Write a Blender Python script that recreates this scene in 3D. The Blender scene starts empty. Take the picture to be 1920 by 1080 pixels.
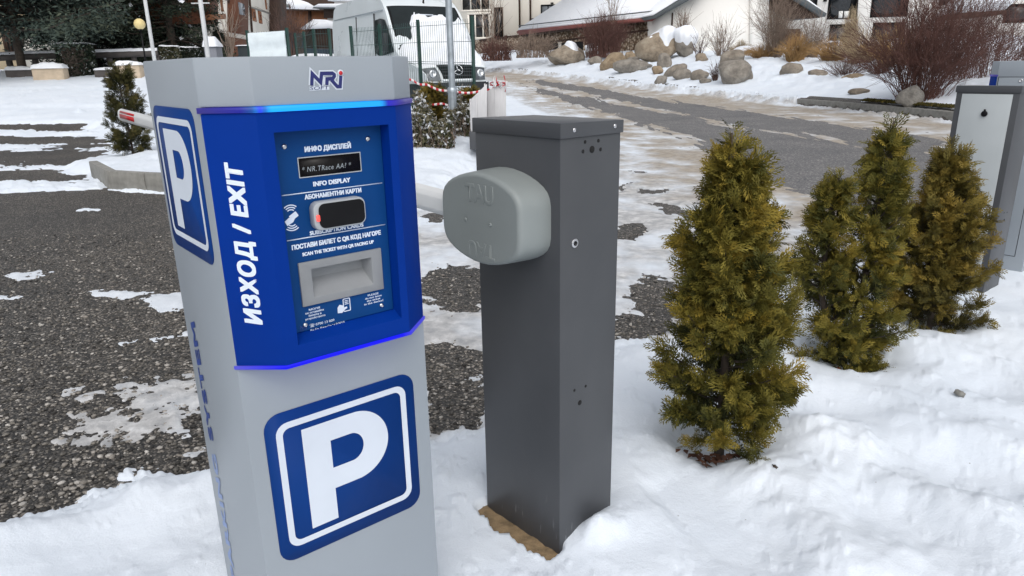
import bpy, bmesh, math, random
import numpy as np
from math import radians, sin, cos, pi
SC = bpy.context.scene
COL = SC.collection
rng = np.random.default_rng(7)
random.seed(7)

# ------------------------------------------------------------------ camera, sky, sun, exposure
F_PX, PITCH, ROLL = 1326.6, 0.3022, 0.0188
EYE = np.array([0.0, 0.0, 1.4])
_f = np.array([0, cos(PITCH), -sin(PITCH)]); _r = np.array([1.0, 0, 0]); _d = np.cross(_f, _r)
CAM_R = cos(ROLL)*_r + sin(ROLL)*_d
CAM_D = -sin(ROLL)*_r + cos(ROLL)*_d
CAM_F = _f
from mathutils import Matrix, Vector
cam_data = bpy.data.cameras.new('camera')
cam = bpy.data.objects.new('camera', cam_data); COL.objects.link(cam)
M4 = Matrix.Identity(4)
for i in range(3):
    M4[i][0] = CAM_R[i]; M4[i][1] = -CAM_D[i]; M4[i][2] = -CAM_F[i]; M4[i][3] = EYE[i]
cam.matrix_world = M4
cam_data.sensor_width = 36.0
cam_data.lens = 36.0*F_PX/1920.0
cam_data.clip_start = 0.05; cam_data.clip_end = 6000
SC.camera = cam

SUN_EL, SUN_AZ = radians(50), radians(172)      # azimuth measured clockwise from +Y
w = bpy.data.worlds.new('World'); SC.world = w; w.use_nodes = True
nt = w.node_tree; bg = nt.nodes['Background']
sky = nt.nodes.new('ShaderNodeTexSky'); sky.sky_type = 'NISHITA'; sky.sun_disc = False
sky.sun_elevation = SUN_EL; sky.sun_rotation = SUN_AZ
sky.air_density = 1.0; sky.dust_density = 3.0; sky.ozone_density = 1.0
hs = nt.nodes.new('ShaderNodeHueSaturation'); hs.inputs['Saturation'].default_value = 0.26
nt.links.new(sky.outputs[0], hs.inputs['Color']); nt.links.new(hs.outputs[0], bg.inputs['Color'])
bg.inputs['Strength'].default_value = 0.15
sd = bpy.data.lights.new('sun', 'SUN'); sd.energy = 0.75; sd.angle = radians(75); sd.color = (1.0, 0.97, 0.93)
sun = bpy.data.objects.new('sun', sd); COL.objects.link(sun)
sv = Vector((sin(SUN_AZ)*cos(SUN_EL), cos(SUN_AZ)*cos(SUN_EL), sin(SUN_EL)))
sun.rotation_euler = sv.to_track_quat('Z', 'Y').to_euler()
SC.view_settings.view_transform = 'Standard'; SC.view_settings.look = 'None'
SC.view_settings.exposure = 0.17; SC.view_settings.gamma = 1.0
SC.render.engine = 'CYCLES'
SC.cycles.max_bounces = 6
try:
    SC.cycles.use_denoising = True; SC.cycles.denoiser = 'OPENIMAGEDENOISE'
except Exception:
    pass

# ------------------------------------------------------------------ pixel -> world helpers (places are read off the photo once)
def ray(px, py):
    return (px-960)/F_PX*CAM_R + (py-540)/F_PX*CAM_D + CAM_F
def G(px, py, z=-0.12):
    d = ray(px, py); return EYE + d*((z-EYE[2])/d[2])
def at(px, py, Y):
    d = ray(px, py); return EYE + d*(Y/d[1])

# ------------------------------------------------------------------ noise
class VN:
    def __init__(s, seed): s.t = np.random.default_rng(seed).random((256, 256))
    def __call__(s, x, y):
        xi = np.floor(x).astype(int); yi = np.floor(y).astype(int)
        fx = x-xi; fy = y-yi; fx = fx*fx*(3-2*fx); fy = fy*fy*(3-2*fy)
        a = s.t[xi & 255, yi & 255]; b = s.t[(xi+1) & 255, yi & 255]
        c = s.t[xi & 255, (yi+1) & 255]; d = s.t[(xi+1) & 255, (yi+1) & 255]
        return (a*(1-fx)+b*fx)*(1-fy)+(c*(1-fx)+d*fx)*fy - 0.5
def fbm(vn, x, y, sc, octv=4, g=0.5):
    r = 0; a = 1.0
    for o in range(octv):
        r = r + a*vn(x*sc+17.3*o, y*sc+5.1*o); sc *= 2.03; a *= g
    return r
N1, N2, N3 = VN(1), VN(2), VN(3)
def sstep(a, b, x):
    t = np.clip((x-a)/(b-a), 0, 1); return t*t*(3-2*t)
def relu(x): return np.maximum(x, 0)

# ------------------------------------------------------------------ terrain
KERB = np.array([(11.7,-90),(11.5,5),(11.3,19),(11,23.7),(9.8,31),(7.1,37.5),(4,48),(-3,64),(-14,80),(-40,110)], float)
def pl_sdf(x, y, P):
    """signed distance to an open polyline, positive on its right-hand side"""
    best = np.full(np.shape(x), 1e9); sgn = np.ones(np.shape(x))
    for a, b in zip(P[:-1], P[1:]):
        e = b-a; L2 = e@e
        t = np.clip(((x-a[0])*e[0]+(y-a[1])*e[1])/L2, 0, 1)
        dx = x-(a[0]+t*e[0]); dy = y-(a[1]+t*e[1]); d = np.hypot(dx, dy)
        cr = e[0]*(y-a[1])-e[1]*(x-a[0])
        m = d < best
        best = np.where(m, d, best); sgn = np.where(m, np.where(cr < 0, 1, -1), sgn)
    return best*sgn
def poly_sdf(x, y, P):
    """signed distance to a closed polygon, positive inside"""
    P = np.asarray(P, float)[:, :2]; inside = np.zeros(np.shape(x), bool); best = np.full(np.shape(x), 1e9)
    for a, b in zip(P, np.roll(P, -1, 0)):
        e = b-a; L2 = max(e@e, 1e-12)
        t = np.clip(((x-a[0])*e[0]+(y-a[1])*e[1])/L2, 0, 1)
        best = np.minimum(best, np.hypot(x-(a[0]+t*e[0]), y-(a[1]+t*e[1])))
        c = ((a[1] > y) != (b[1] > y))
        with np.errstate(divide='ignore', invalid='ignore'):
            xi = (b[0]-a[0])*(y-a[1])/(b[1]-a[1]+1e-15)+a[0]
        inside ^= (c & (x < xi))
    return np.where(inside, best, -best)
def base(x, y):
    x = np.asarray(x, float); y = np.asarray(y, float)
    yy = np.maximum(y, 0.5); b = x/yy
    wl = 1-sstep(-.40, -.24, b)                      # left field
    wv = sstep(-.40, -.24, b)*(1-sstep(-.06, .0, b))  # car park behind the hedge
    wr = sstep(-.06, .0, b)
    zr = .042*relu(y-30)
    zv = .105*relu(np.minimum(y, 15.5)-10.8) + .012*relu(y-17)
    zl = .128*relu(np.minimum(y, 33)-20) + .02*relu(y-33)
    z = -.12 + wl*zl + wv*zv + wr*zr
    d = pl_sdf(x, y, KERB)
    bank = .21*sstep(.0, .12, d) + .16*np.clip(d, 0, 6.5) + .02*relu(d-6.5)
    z = z + np.where(d > 0, bank, 0)
    return np.where(y > 150, np.minimum(z, 5.0), z)
def Gt(px, py):
    d = ray(px, py); t = np.linspace(.8, 140, 14000)
    P = EYE[None]+d[None]*t[:, None]
    h = P[:, 2]-base(P[:, 0], P[:, 1]); i = np.argmax(h < 0)
    if h[i] >= 0: i = np.argmin(h)
    return P[i]

# ------------------------------------------------------------------ mesh builder
class MB:
    def __init__(s): s.v = []; s.f = []; s.n = 0; s.c = []
    def add(s, V, Fs, col=None):
        V = np.asarray(V, float).reshape(-1, 3)
        if isinstance(Fs, np.ndarray): s.f.append(Fs.astype(np.int64)+s.n)
        else:
            by = {}
            for f in Fs: by.setdefault(len(f), []).append(f)
            for k, l in by.items(): s.f.append(np.array(l, np.int64)+s.n)
        s.v.append(V); s.n += len(V)
        if col is not None:
            col = np.asarray(col, float); s.c.append(np.broadcast_to(col, (len(V), 4)) if col.ndim == 1 else col)
        return s
    def box(s, a, b, M=None):
        x0, y0, z0 = a; x1, y1, z1 = b
        V = np.array([(x0,y0,z0),(x1,y0,z0),(x1,y1,z0),(x0,y1,z0),(x0,y0,z1),(x1,y0,z1),(x1,y1,z1),(x0,y1,z1)], float)
        if M is not None: V = V@np.asarray(M)[:3, :3].T+np.asarray(M)[:3, 3]
        return s.add(V, [(0,3,2,1),(4,5,6,7),(0,1,5,4),(1,2,6,5),(2,3,7,6),(3,0,4,7)])
    def quad(s, a, b, c, d): return s.add([a, b, c, d], [(0, 1, 2, 3)])
    def prism(s, poly, O, ex, ey, ez, h0, h1):
        """polygon (list of 2d) in frame O,ex,ey, extruded along ez from h0 to h1"""
        O, ex, ey, ez = [np.asarray(q, float) for q in (O, ex, ey, ez)]
        P = np.array([O+ex*p[0]+ey*p[1] for p in poly]); n = len(P)
        V = np.vstack([P+ez*h0, P+ez*h1])
        fl = np.dot(np.cross(ex, ey), ez) > 0
        area = 0.5*sum(poly[i][0]*poly[(i+1) % n][1]-poly[(i+1) % n][0]*poly[i][1] for i in range(n))
        if (area > 0) != fl: idx = list(range(n))[::-1]
        else: idx = list(range(n))
        top = [n+i for i in idx]; bot = idx[::-1]
        side = [(idx[i], idx[(i+1) % n], n+idx[(i+1) % n], n+idx[i]) for i in range(n)]
        if n == 4: return s.add(V, [tuple(top), tuple(bot)]+side)
        return s.add(V, [tuple(top), tuple(bot)]+side)
    def tube(s, pts, rad, sides=8, cap=True):
        pts = np.asarray(pts, float); n = len(pts)
        rad = np.broadcast_to(np.asarray(rad, float), (n,))
        V, Fq = tubes(pts[None], rad[None], sides)
        s.add(V, Fq)
        if cap:
            s.f.append(np.array([[s.n-n*sides+i for i in range(sides)][::-1]]))
            s.f.append(np.array([[s.n-sides+i for i in range(sides)]]))
        return s
    def lathe(s, prof, O=(0,0,0), ax=(0,0,1), sides=20):
        ax = np.asarray(ax, float); ax = ax/np.linalg.norm(ax)
        u = np.cross(ax, [0.3, 1, .2] if abs(ax[1]) < .9 else [1, .2, .1]); u /= np.linalg.norm(u); v_ = np.cross(ax, u)
        V = []; 
        for r, h in prof:
            for i in range(sides):
                a = 2*pi*i/sides; V.append(np.asarray(O)+ax*h+(u*cos(a)+v_*sin(a))*r)
        m = len(prof); Fq = [(j*sides+i, j*sides+(i+1) % sides, (j+1)*sides+(i+1) % sides, (j+1)*sides+i) for j in range(m-1) for i in range(sides)]
        Fq += [tuple(range(sides))[::-1], tuple((m-1)*sides+i for i in range(sides))]
        return s.add(V, Fq)
    def disc(s, O, n, r, h=.001, sides=16): return s.lathe([(r, 0), (r, h)], O, n, sides)
    def build(s, name, mat, parent=None, smooth=False, loc=None, rz=0, bevel=0):
        me = bpy.data.meshes.new(name)
        V = np.vstack(s.v) if s.v else np.zeros((0, 3))
        me.vertices.add(len(V)); me.vertices.foreach_set('co', V.astype(np.float32).ravel())
        loops = np.concatenate([f.ravel() for f in s.f]); tot = np.concatenate([np.full(len(f), f.shape[1]) for f in s.f])
        st = np.concatenate([[0], np.cumsum(tot)[:-1]])
        me.loops.add(len(loops)); me.loops.foreach_set('vertex_index', loops.astype(np.int32))
        me.polygons.add(len(tot)); me.polygons.foreach_set('loop_start', st.astype(np.int32)); me.polygons.foreach_set('loop_total', tot.astype(np.int32))
        if s.c:
            ca = me.color_attributes.new('tint', 'FLOAT_COLOR', 'POINT')
            ca.data.foreach_set('color', np.vstack(s.c).astype(np.float32).ravel())
        me.update(calc_edges=True); me.validate()
        if bevel:
            bm = bmesh.new(); bm.from_mesh(me)
            bmesh.ops.remove_doubles(bm, verts=bm.verts, dist=1e-5)
            bmesh.ops.recalc_face_normals(bm, faces=bm.faces)
            ed = [e for e in bm.edges if len(e.link_faces) == 2 and e.calc_face_angle(0) > radians(25)]
            bmesh.ops.bevel(bm, geom=ed, offset=bevel, segments=2, profile=.5, affect='EDGES', clamp_overlap=True)
            bm.to_mesh(me); bm.free()
            for p in me.polygons: p.use_smooth = True
            try: me.set_sharp_from_angle(angle=radians(30))
            except Exception: pass
        elif smooth:
            me.polygons.foreach_set('use_smooth', np.ones(len(me.polygons), bool))
            if smooth != True:
                try: me.set_sharp_from_angle(angle=radians(smooth))
                except Exception: pass
        if mat: me.materials.append(mat)
        o = bpy.data.objects.new(name, me); COL.objects.link(o)
        if parent: o.parent = parent
        if loc is not None: o.location = loc
        if rz: o.rotation_euler = (0, 0, rz)
        return o
def tubes(P, R, sides=3):
    """P: N x M x 3 polylines, R: N x M radii -> verts, quad faces"""
    N, M, _ = P.shape
    T = np.gradient(P, axis=1); T /= np.linalg.norm(T, axis=2, keepdims=True)+1e-12
    ref = np.where(np.abs(T[..., 2:3]) < .9, np.array([0, 0, 1.0]), np.array([1.0, 0, 0]))
    U = np.cross(T, ref); U /= np.linalg.norm(U, axis=2, keepdims=True)+1e-12; W = np.cross(T, U)
    a = np.arange(sides)*2*pi/sides
    V = P[:, :, None]+R[:, :, None, None]*(U[:, :, None]*np.cos(a)[None, None, :, None]+W[:, :, None]*np.sin(a)[None, None, :, None])
    n = np.arange(N)[:, None, None]*M*sides; m = np.arange(M-1)[None, :, None]*sides; k = np.arange(sides)[None, None]
    k2 = (k+1) % sides
    q = np.stack([n+m+k, n+m+k2, n+m+sides+k2, n+m+sides+k], -1).reshape(-1, 4)
    return V.reshape(-1, 3), q
def tag(o, label=None, cat=None, group=None, kind=None):
    if label: o['label'] = label
    if cat: o['category'] = cat
    if group: o['group'] = group
    if kind: o['kind'] = kind
    return o
def thing(name, label, cat, loc=(0,0,0), rz=0, group=None):
    o = bpy.data.objects.new(name, None); COL.objects.link(o); o.location = loc; o.rotation_euler = (0, 0, rz)
    o.empty_display_size = .1
    return tag(o, label, cat, group)
def to_local(P, loc, rz):
    P = np.asarray(P, float)-np.asarray(loc); c, s = cos(rz), sin(rz)
    return np.stack([P[..., 0]*c+P[..., 1]*s, -P[..., 0]*s+P[..., 1]*c, P[..., 2]], -1)

# flat shapes (2d curves filled) and lettering -> verts/faces in 2d
def mesh_of(o):
    dg = bpy.context.evaluated_depsgraph_get()
    m = bpy.data.meshes.new_from_object(o.evaluated_get(dg), depsgraph=dg)
    V = np.array([v.co for v in m.vertices]); Fs = [tuple(p.vertices) for p in m.polygons]
    bpy.data.meshes.remove(m); d = o.data; bpy.data.objects.remove(o); bpy.data.curves.remove(d)
    return V, Fs
def shape2d(loops, thick=.0):
    c = bpy.data.curves.new('shape', 'CURVE'); c.dimensions = '2D'; c.fill_mode = 'BOTH'; c.extrude = thick
    for L in loops:
        sp = c.splines.new('POLY'); sp.points.add(len(L)-1); sp.use_cyclic_u = True
        for p, q in zip(sp.points, L): p.co = (q[0], q[1], 0, 1)
    o = bpy.data.objects.new('shape', c); COL.objects.link(o)
    return mesh_of(o)
def text2d(txt, bold=.02, shear=0, thick=.0, spacing=1.0):
    c = bpy.data.curves.new('text', 'FONT'); c.body = txt; c.size = 1; c.offset = bold; c.shear = shear; c.extrude = thick
    c.space_character = spacing; c.resolution_u = 3
    o = bpy.data.objects.new('text', c); COL.objects.link(o)
    return mesh_of(o)
def lay(mb, VF, O, ex, ey, n, sx=1, sy=1):
    """lay a flat 2d mesh on a plane; its z goes along the normal n"""
    V, Fs = VF; O, ex, ey, n = [np.asarray(q, float) for q in (O, ex, ey, n)]
    mb.add(O+V[:, :1]*ex*sx+V[:, 1:2]*ey*sy+V[:, 2:3]*n, Fs)
def lay_text(mb, txt, O, ex, ey, n, x0, x1, y0, cap, bold=.06, shear=0, thick=.0004, spacing=1.0):
    """text with its width fitted to x0..x1, baseline y0 and cap height cap"""
    V, Fs = text2d(txt, 0, shear, 0, spacing)
    ref = text2d('H', 0, 0, 0); ch = ref[0][:, 1].max()-ref[0][:, 1].min()
    b0 = ref[0][:, 1].min()
    V = V.copy(); V[:, 0] = x0+(V[:, 0]-V[:, 0].min())/(V[:, 0].max()-V[:, 0].min())*(x1-x0)
    V[:, 1] = y0+(V[:, 1]-b0)*cap/ch
    V[:, 2] = thick
    if bold <= 0: lay(mb, (V, Fs), O, ex, ey, n); return
    e_ = bold*1.15*cap                                   # heavier strokes: the outline stacked with small shifts
    V[:, 0] = (x0+x1)/2+(V[:, 0]-(x0+x1)/2)*(1-2*e_/abs(x1-x0)); V[:, 1] = y0+cap/2+(V[:, 1]-y0-cap/2)*(1-2*e_/cap)
    for i_ in range(9):
        W = V.copy(); W[:, 0] += e_*(i_ % 3-1); W[:, 1] += e_*.8*(i_//3-1)
        W[:, 2] += .00003*i_; lay(mb, (W, Fs), O, ex, ey, n)
def rrect(x0, x1, y0, y1, r, k=6):
    P = []
    for cx, cy, a0 in ((x1-r, y1-r, 0), (x0+r, y1-r, 90), (x0+r, y0+r, 180), (x1-r, y0+r, 270)):
        for i in range(k+1):
            a = radians(a0+90*i/k); P.append((cx+r*cos(a), cy+r*sin(a)))
    return P
def stroke(pts, w):
    """outline polygon of a polyline with width w (mitred)"""
    P = np.array(pts, float); n = len(P); L = []; R = []
    for i in range(n):
        d1 = P[i]-P[i-1] if i else P[1]-P[0]; d2 = P[i+1]-P[i] if i < n-1 else P[-1]-P[-2]
        d1 = d1/np.linalg.norm(d1); d2 = d2/np.linalg.norm(d2); t = d1+d2; t /= np.linalg.norm(t)
        nrm = np.array([-t[1], t[0]]); c = max(.45, abs(nrm@np.array([-d1[1], d1[0]])))
        L.append(P[i]+nrm*w/2/c); R.append(P[i]-nrm*w/2/c)
    return [tuple(p) for p in L]+[tuple(p) for p in R[::-1]]

# ------------------------------------------------------------------ materials
class NT:
    def __init__(s, name):
        s.m = bpy.data.materials.new(name); s.m.use_nodes = True; s.t = s.m.node_tree; s.b = s.t.nodes['Principled BSDF']
    def n(s, typ, **kw):
        q = s.t.nodes.new('ShaderNode'+typ)
        for k, v in kw.items():
            if hasattr(q, k) and not k.startswith('i_'): setattr(q, k, v)
        return q
    def l(s, a, b): s.t.links.new(a, b)
    def coord(s, kind='Object', scale=None):
        tc = s.n('TexCoord'); o = tc.outputs[kind]
        if scale is not None:
            mp = s.n('Mapping'); mp.inputs['Scale'].default_value = scale; s.l(o, mp.inputs['Vector']); o = mp.outputs[0]
        return o
    def noise(s, co, scale, detail=4, rough=.55, dist=0):
        q = s.n('TexNoise'); q.inputs['Scale'].default_value = scale; q.inputs['Detail'].default_value = detail
        q.inputs['Roughness'].default_value = rough; q.inputs['Distortion'].default_value = dist; s.l(co, q.inputs['Vector']); return q
    def ramp(s, fac, stops):
        r = s.n('ValToRGB'); e = r.color_ramp.elements
        while len(e) < len(stops): e.new(.5)
        for q, (p, c) in zip(e, stops): q.position = p; q.color = c if len(c) == 4 else (*c, 1)
        s.l(fac, r.inputs['Fac']); return r
    def mix(s, fac, a, b, mode='MIX'):
        q = s.n('Mix'); q.data_type = 'RGBA'; q.blend_type = mode
        for sock, v in ((q.inputs[0], fac), (q.inputs[6], a), (q.inputs[7], b)):
            if hasattr(v, 'links'): s.l(v, sock)
            else: sock.default_value = v if not isinstance(v, tuple) or len(v) == 4 else (*v, 1)
        return q.outputs[2]
    def math(s, op, a, b=0.0):
        q = s.n('Math'); q.operation = op
        for i, v in enumerate((a, b)):
            if hasattr(v, 'links'): s.l(v, q.inputs[i])
            else: q.inputs[i].default_value = v
        return q.outputs[0]
    def bump(s, h, strength=.3, dist=.01):
        q = s.n('Bump'); q.inputs['Strength'].default_value = strength; q.inputs['Distance'].default_value = dist
        s.l(h, q.inputs['Height']); s.l(q.outputs[0], s.b.inputs['Normal']); return q
    def set(s, **kw):
        for k, v in kw.items():
            i = s.b.inputs[k.replace('_', ' ')]
            if hasattr(v, 'links'): s.l(v, i)
            else: i.default_value = v if not (isinstance(v, tuple) and len(v) == 3) else (*v, 1)
        return s
def pm(name, col, rough=.5, metal=0, var=.12, vs=6, bump=0, bs=60, spec=.5, stretch=None, coat=0):
    """plain coloured surface with slight wear-like variation"""
    t = NT(name); co = t.coord('Object', stretch)
    n1 = t.noise(co, vs, 5)
    a = tuple(c*(1-var) for c in col); b = tuple(min(1, c*(1+var)) for c in col)
    r = t.ramp(n1.outputs['Fac'], [(.3, a), (.7, b)])
    t.set(Base_Color=r.outputs[0], Metallic=metal)
    rr = t.math('ADD', t.math('MULTIPLY', n1.outputs['Fac'], .2), rough-.1); t.set(Roughness=rr)
    t.b.inputs['Specular IOR Level'].default_value = spec
    if coat: t.b.inputs['Coat Weight'].default_value = coat
    if bump:
        n2 = t.noise(t.coord('Object'), bs, 4); t.bump(n2.outputs['Fac'], bump, .01)
    return t.m
def emit(name, col, strength, basecol=(.02, .02, .02)):
    t = NT(name); co = t.coord('Object'); n1 = t.noise(co, 40, 2)
    t.set(Base_Color=basecol, Roughness=.3, Emission_Color=col, Emission_Strength=strength)
    return t.m

M = {}
# snow: clean to dirty by the 'tint' attribute (r = slush brown, g = grey ice)
t = NT('snow'); at_ = t.n('VertexColor'); at_.layer_name = 'tint'
sep = t.n('SeparateColor'); t.l(at_.outputs['Color'], sep.inputs[0])
co = t.coord('Object'); nz = t.noise(co, 9, 6, .62); nf = t.noise(co, 70, 5, .7); nl = t.noise(co, 1.3, 4, .6)
clean = t.ramp(nl.outputs['Fac'], [(.3, (.725, .785, .86)), (.7, (.80, .85, .91))])
ice = t.ramp(nz.outputs['Fac'], [(.32, (.22, .215, .21)), (.48, (.44, .435, .43)), (.68, (.70, .70, .70))])
slush = t.ramp(nz.outputs['Fac'], [(.25, (.20, .17, .135)), (.5, (.37, .32, .26)), (.78, (.53, .48, .41))])
jit = t.math('MULTIPLY', t.math('SUBTRACT', nz.outputs['Fac'], .5), .9)
def jf(ch):
    s_ = t.math('ADD', sep.outputs[ch], t.math('MULTIPLY', jit, sep.outputs[ch])); q = t.n('Clamp'); t.l(s_, q.inputs[0]); return q.outputs[0]
c1 = t.mix(jf(1), clean.outputs[0], ice.outputs[0]); c2 = t.mix(jf(0), c1, slush.outputs[0])
spk = t.n('TexVoronoi'); spk.inputs['Scale'].default_value = 14; t.l(co, spk.inputs['Vector'])
sp = t.ramp(spk.outputs['Distance'], [(.025, (1, 1, 1)), (.05, (0, 0, 0))])
spn = t.math('GREATER_THAN', t.noise(co, 2.1, 2).outputs['Fac'], .56)
c3 = t.mix(t.math('MULTIPLY', t.math('MULTIPLY', sp.outputs[0], spn), .55), c2, (.12, .09, .06, 1))
t.set(Base_Color=c3, Roughness=.62); t.b.inputs['Specular IOR Level'].default_value = .25
ng = t.noise(co, 210, 3, .7)
hh = t.math('ADD', t.math('ADD', t.math('MULTIPLY', nz.outputs['Fac'], .8), t.math('MULTIPLY', nf.outputs['Fac'], .40)), t.math('MULTIPLY', ng.outputs['Fac'], .22))
t.bump(hh, .30, .03)
M['snow'] = t.m
# exposed-aggregate gravel asphalt of the lot
t = NT('gravel_asphalt'); co = t.coord('Object')
wv_ = t.noise(co, 6, 3); wm = t.mix(.04, co, wv_.outputs['Color'])
v1 = t.n('TexVoronoi'); v1.inputs['Scale'].default_value = 74; t.l(wm, v1.inputs['Vector'])
v2 = t.n('TexVoronoi'); v2.inputs['Scale'].default_value = 130; t.l(wm, v2.inputs['Vector'])
s1 = t.n('SeparateColor'); t.l(v1.outputs['Color'], s1.inputs[0]); s2 = t.n('SeparateColor'); t.l(v2.outputs['Color'], s2.inputs[0])
cA = t.ramp(s1.outputs[0], [(0, (.030, .029, .029)), (.36, (.080, .077, .073)), (.60, (.16, .15, .137)), (.80, (.28, .258, .228)), (.93, (.43, .405, .37)), (1, (.58, .56, .54))])
cB = t.ramp(s2.outputs[0], [(0, (.026, .026, .026)), (.55, (.088, .084, .079)), (.85, (.21, .195, .173)), (1, (.46, .44, .41))])
pick = t.math('GREATER_THAN', s1.outputs[1], .52); cg = t.mix(pick, cA.outputs[0], cB.outputs[0])
edge = t.ramp(v1.outputs['Distance'], [(.22, (1, 1, 1)), (.58, (.22, .22, .22))])
cg = t.mix(.8, cg, edge.outputs[0], 'MULTIPLY')
big = t.noise(co, .55, 4); br = t.ramp(big.outputs['Fac'], [(.35, (.72, .70, .68)), (.65, (1.15, 1.08, 1.0))])
cg = t.mix(1.0, cg, br.outputs[0], 'MULTIPLY')
t.set(Base_Color=cg, Roughness=.58)
t.bump(t.math('SUBTRACT', 1.0, v1.outputs['Distance']), .9, .012)
M['gravel'] = t.m
# road asphalt
t = NT('road_asphalt'); co = t.coord('Object')
v1 = t.n('TexVoronoi'); v1.inputs['Scale'].default_value = 55; t.l(co, v1.inputs['Vector'])
s1 = t.n('SeparateColor'); t.l(v1.outputs['Color'], s1.inputs[0])
c = t.ramp(s1.outputs[0], [(0, (.085, .085, .09)), (.6, (.14, .14, .145)), (.9, (.22, .215, .21)), (1, (.40, .38, .36))])
bn = t.noise(co, .9, 5); b2 = t.ramp(bn.outputs['Fac'], [(.3, (.8, .8, .8)), (.7, (1.15, 1.12, 1.08))])
t.set(Base_Color=t.mix(1.0, c.outputs[0], b2.outputs[0], 'MULTIPLY'), Roughness=.75); t.bump(v1.outputs['Distance'], .4, .008)
M['road'] = t.m
M['kiosk_grey'] = pm('kiosk_grey_paint', (.305, .338, .372), .42, 0, .04, 2.2, .03, 300, .3)
M['blue'] = pm('blue_paint', (.001, .029, .235), .5, 0, .08, 3, .02, 300, .06)
M['plate_blue'] = pm('faceplate_blue', (.004, .050, .190), .5, 0, .10, 4, 0, 60, .1)
M['sign_blue'] = pm('sign_film_blue', (.0035, .036, .180), .5, 0, .08, 5, 0, 60, .1)
M['sign_white'] = pm('sign_film_white', (.62, .67, .74), .45, 0, .05, 5)
M['letter_white'] = pm('lettering_white', (.68, .75, .86), .5, 0, .05, 8)
M['letter_blue'] = pm('lettering_blue', (.02, .05, .22), .5, 0, .05, 8)
M['letter_pale'] = pm('lettering_pale_blue', (.22, .30, .52), .5, 0, .1, 8)
M['logo_navy'] = pm('logo_navy', (.012, .016, .12), .5, 0, .05, 8)
M['logo_red'] = pm('logo_red', (.55, .01, .02), .5, 0, .05, 8)
M['steel'] = pm('bright_steel', (.62, .62, .63), .28, 1, .1, 30)
M['black'] = pm('black_plastic', (.007, .007, .008), .35, 0, .1, 10, 0, 60, .15)
M['hole'] = pm('dark_hole', (.006, .006, .006), .9, 0, .1, 10)
M['slot_grey'] = pm('slot_grey_plastic', (.24, .25, .26), .5, 0, .08, 12, .05, 200)
M['silver'] = pm('silver_plastic', (.42, .44, .46), .35, .3, .06, 12)
M['lcd'] = pm('lcd_black', (.010, .009, .009), .22, 0, .2, 30, 0, 60, .15)
M['lcd_text'] = emit('lcd_text', (.75, .85, .95), .35)
M['red_led'] = emit('red_led', (1, .10, .08), .9, (.4, .05, .04))
t = NT('led_acrylic'); co = t.coord('Object'); sx = t.n('SeparateXYZ'); t.l(co, sx.inputs[0])
e = t.ramp(sx.outputs['X'], [(.0, (.08, .06, .5)), (.055, (.01, .01, .8)), (.074, (.0, .30, 1)), (.084, (.02, .02, .9)), (.098, (.0, .40, 1)), (.335, (.0, .36, 1)), (.342, (.01, .01, .9)), (.36, (.06, .04, .8)), (.40, (.14, .12, .55))])
t.set(Base_Color=(.02, .02, .10), Roughness=.3, Emission_Color=e.outputs[0]); t.b.inputs['Specular IOR Level'].default_value = .2
est = t.ramp(sx.outputs['X'], [(.07, (.25,)*3), (.085, (.9,)*3), (.092, (.45,)*3), (.105, (1,)*3), (.325, (1,)*3), (.335, (.5,)*3), (.37, (.3,)*3)])
t.set(Emission_Strength=t.math('MULTIPLY', est.outputs[0], 1.1)); M['led'] = t.m
t = NT('led_acrylic_low'); co = t.coord('Object'); sx = t.n('SeparateXYZ'); t.l(co, sx.inputs[0])
e = t.ramp(sx.outputs['X'], [(.0, (.12, .12, .6)), (.05, (.03, .03, .8)), (.07, (.0, .0, 1)), (.34, (.0, .0, 1)), (.37, (.08, .08, .7))])
t.set(Base_Color=(.01, .01, .2), Roughness=.4, Emission_Color=e.outputs[0], Emission_Strength=.7); t.b.inputs['Specular IOR Level'].default_value = .1; M['led_low'] = t.m
# barrier cabinet paint with pale drip streaks near its foot
t = NT('anthracite_paint'); co = t.coord('Object'); n1 = t.noise(co, 5, 5)
r = t.ramp(n1.outputs['Fac'], [(.3, (.052, .055, .061)), (.7, (.062, .065, .071))])
st = t.coord('Object', (60, 60, 9)); n2 = t.noise(st, 1, 3); sk = t.ramp(n2.outputs['Fac'], [(.66, (0, 0, 0)), (.72, (1, 1, 1))])
sx = t.n('SeparateXYZ'); t.l(co, sx.inputs[0]); low = t.ramp(sx.outputs['Z'], [(.02, (1,)*3), (.20, (0,)*3)])
t.set(Base_Color=t.mix(t.math('MULTIPLY', t.math('MULTIPLY', sk.outputs[0], low.outputs[0]), .55), r.outputs[0], (.24, .25, .27, 1)), Roughness=.42)
n3 = t.noise(co, 420, 3); n4 = t.noise(co, 2.5, 2); t.bump(t.math('ADD', n3.outputs['Fac'], t.math('MULTIPLY', n4.outputs['Fac'], 6.0)), .06, .003); M['anthracite'] = t.m
M['cover_grey'] = pm('cover_grey_plastic', (.238, .262, .258), .48, 0, .05, 5, .06, 260)
M['door_grey'] = pm('door_pale_grey', (.43, .46, .47), .4, 0, .05, 3, .02, 200)
M['sand'] = pm('sandy_concrete', (.27, .19, .105), .9, 0, .35, 25, .6, 90)
M['white_paint'] = pm('white_paint', (.68, .69, .69), .35, 0, .06, 3)
M['red'] = pm('red_reflective', (.45, .012, .015), .4, 0, .1, 8)
M['galv'] = pm('galvanised_steel', (.42, .47, .51), .38, .75, .18, 8)
M['concrete'] = pm('concrete', (.25, .245, .225), .9, 0, .22, 9, .4, 70)
M['beige_concrete'] = pm('beige_concrete', (.52, .42, .31), .9, 0, .15, 3, .3, 40)
M['bark'] = pm('bark', (.055, .042, .033), .95, 0, .4, 12, .6, 30)
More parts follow.
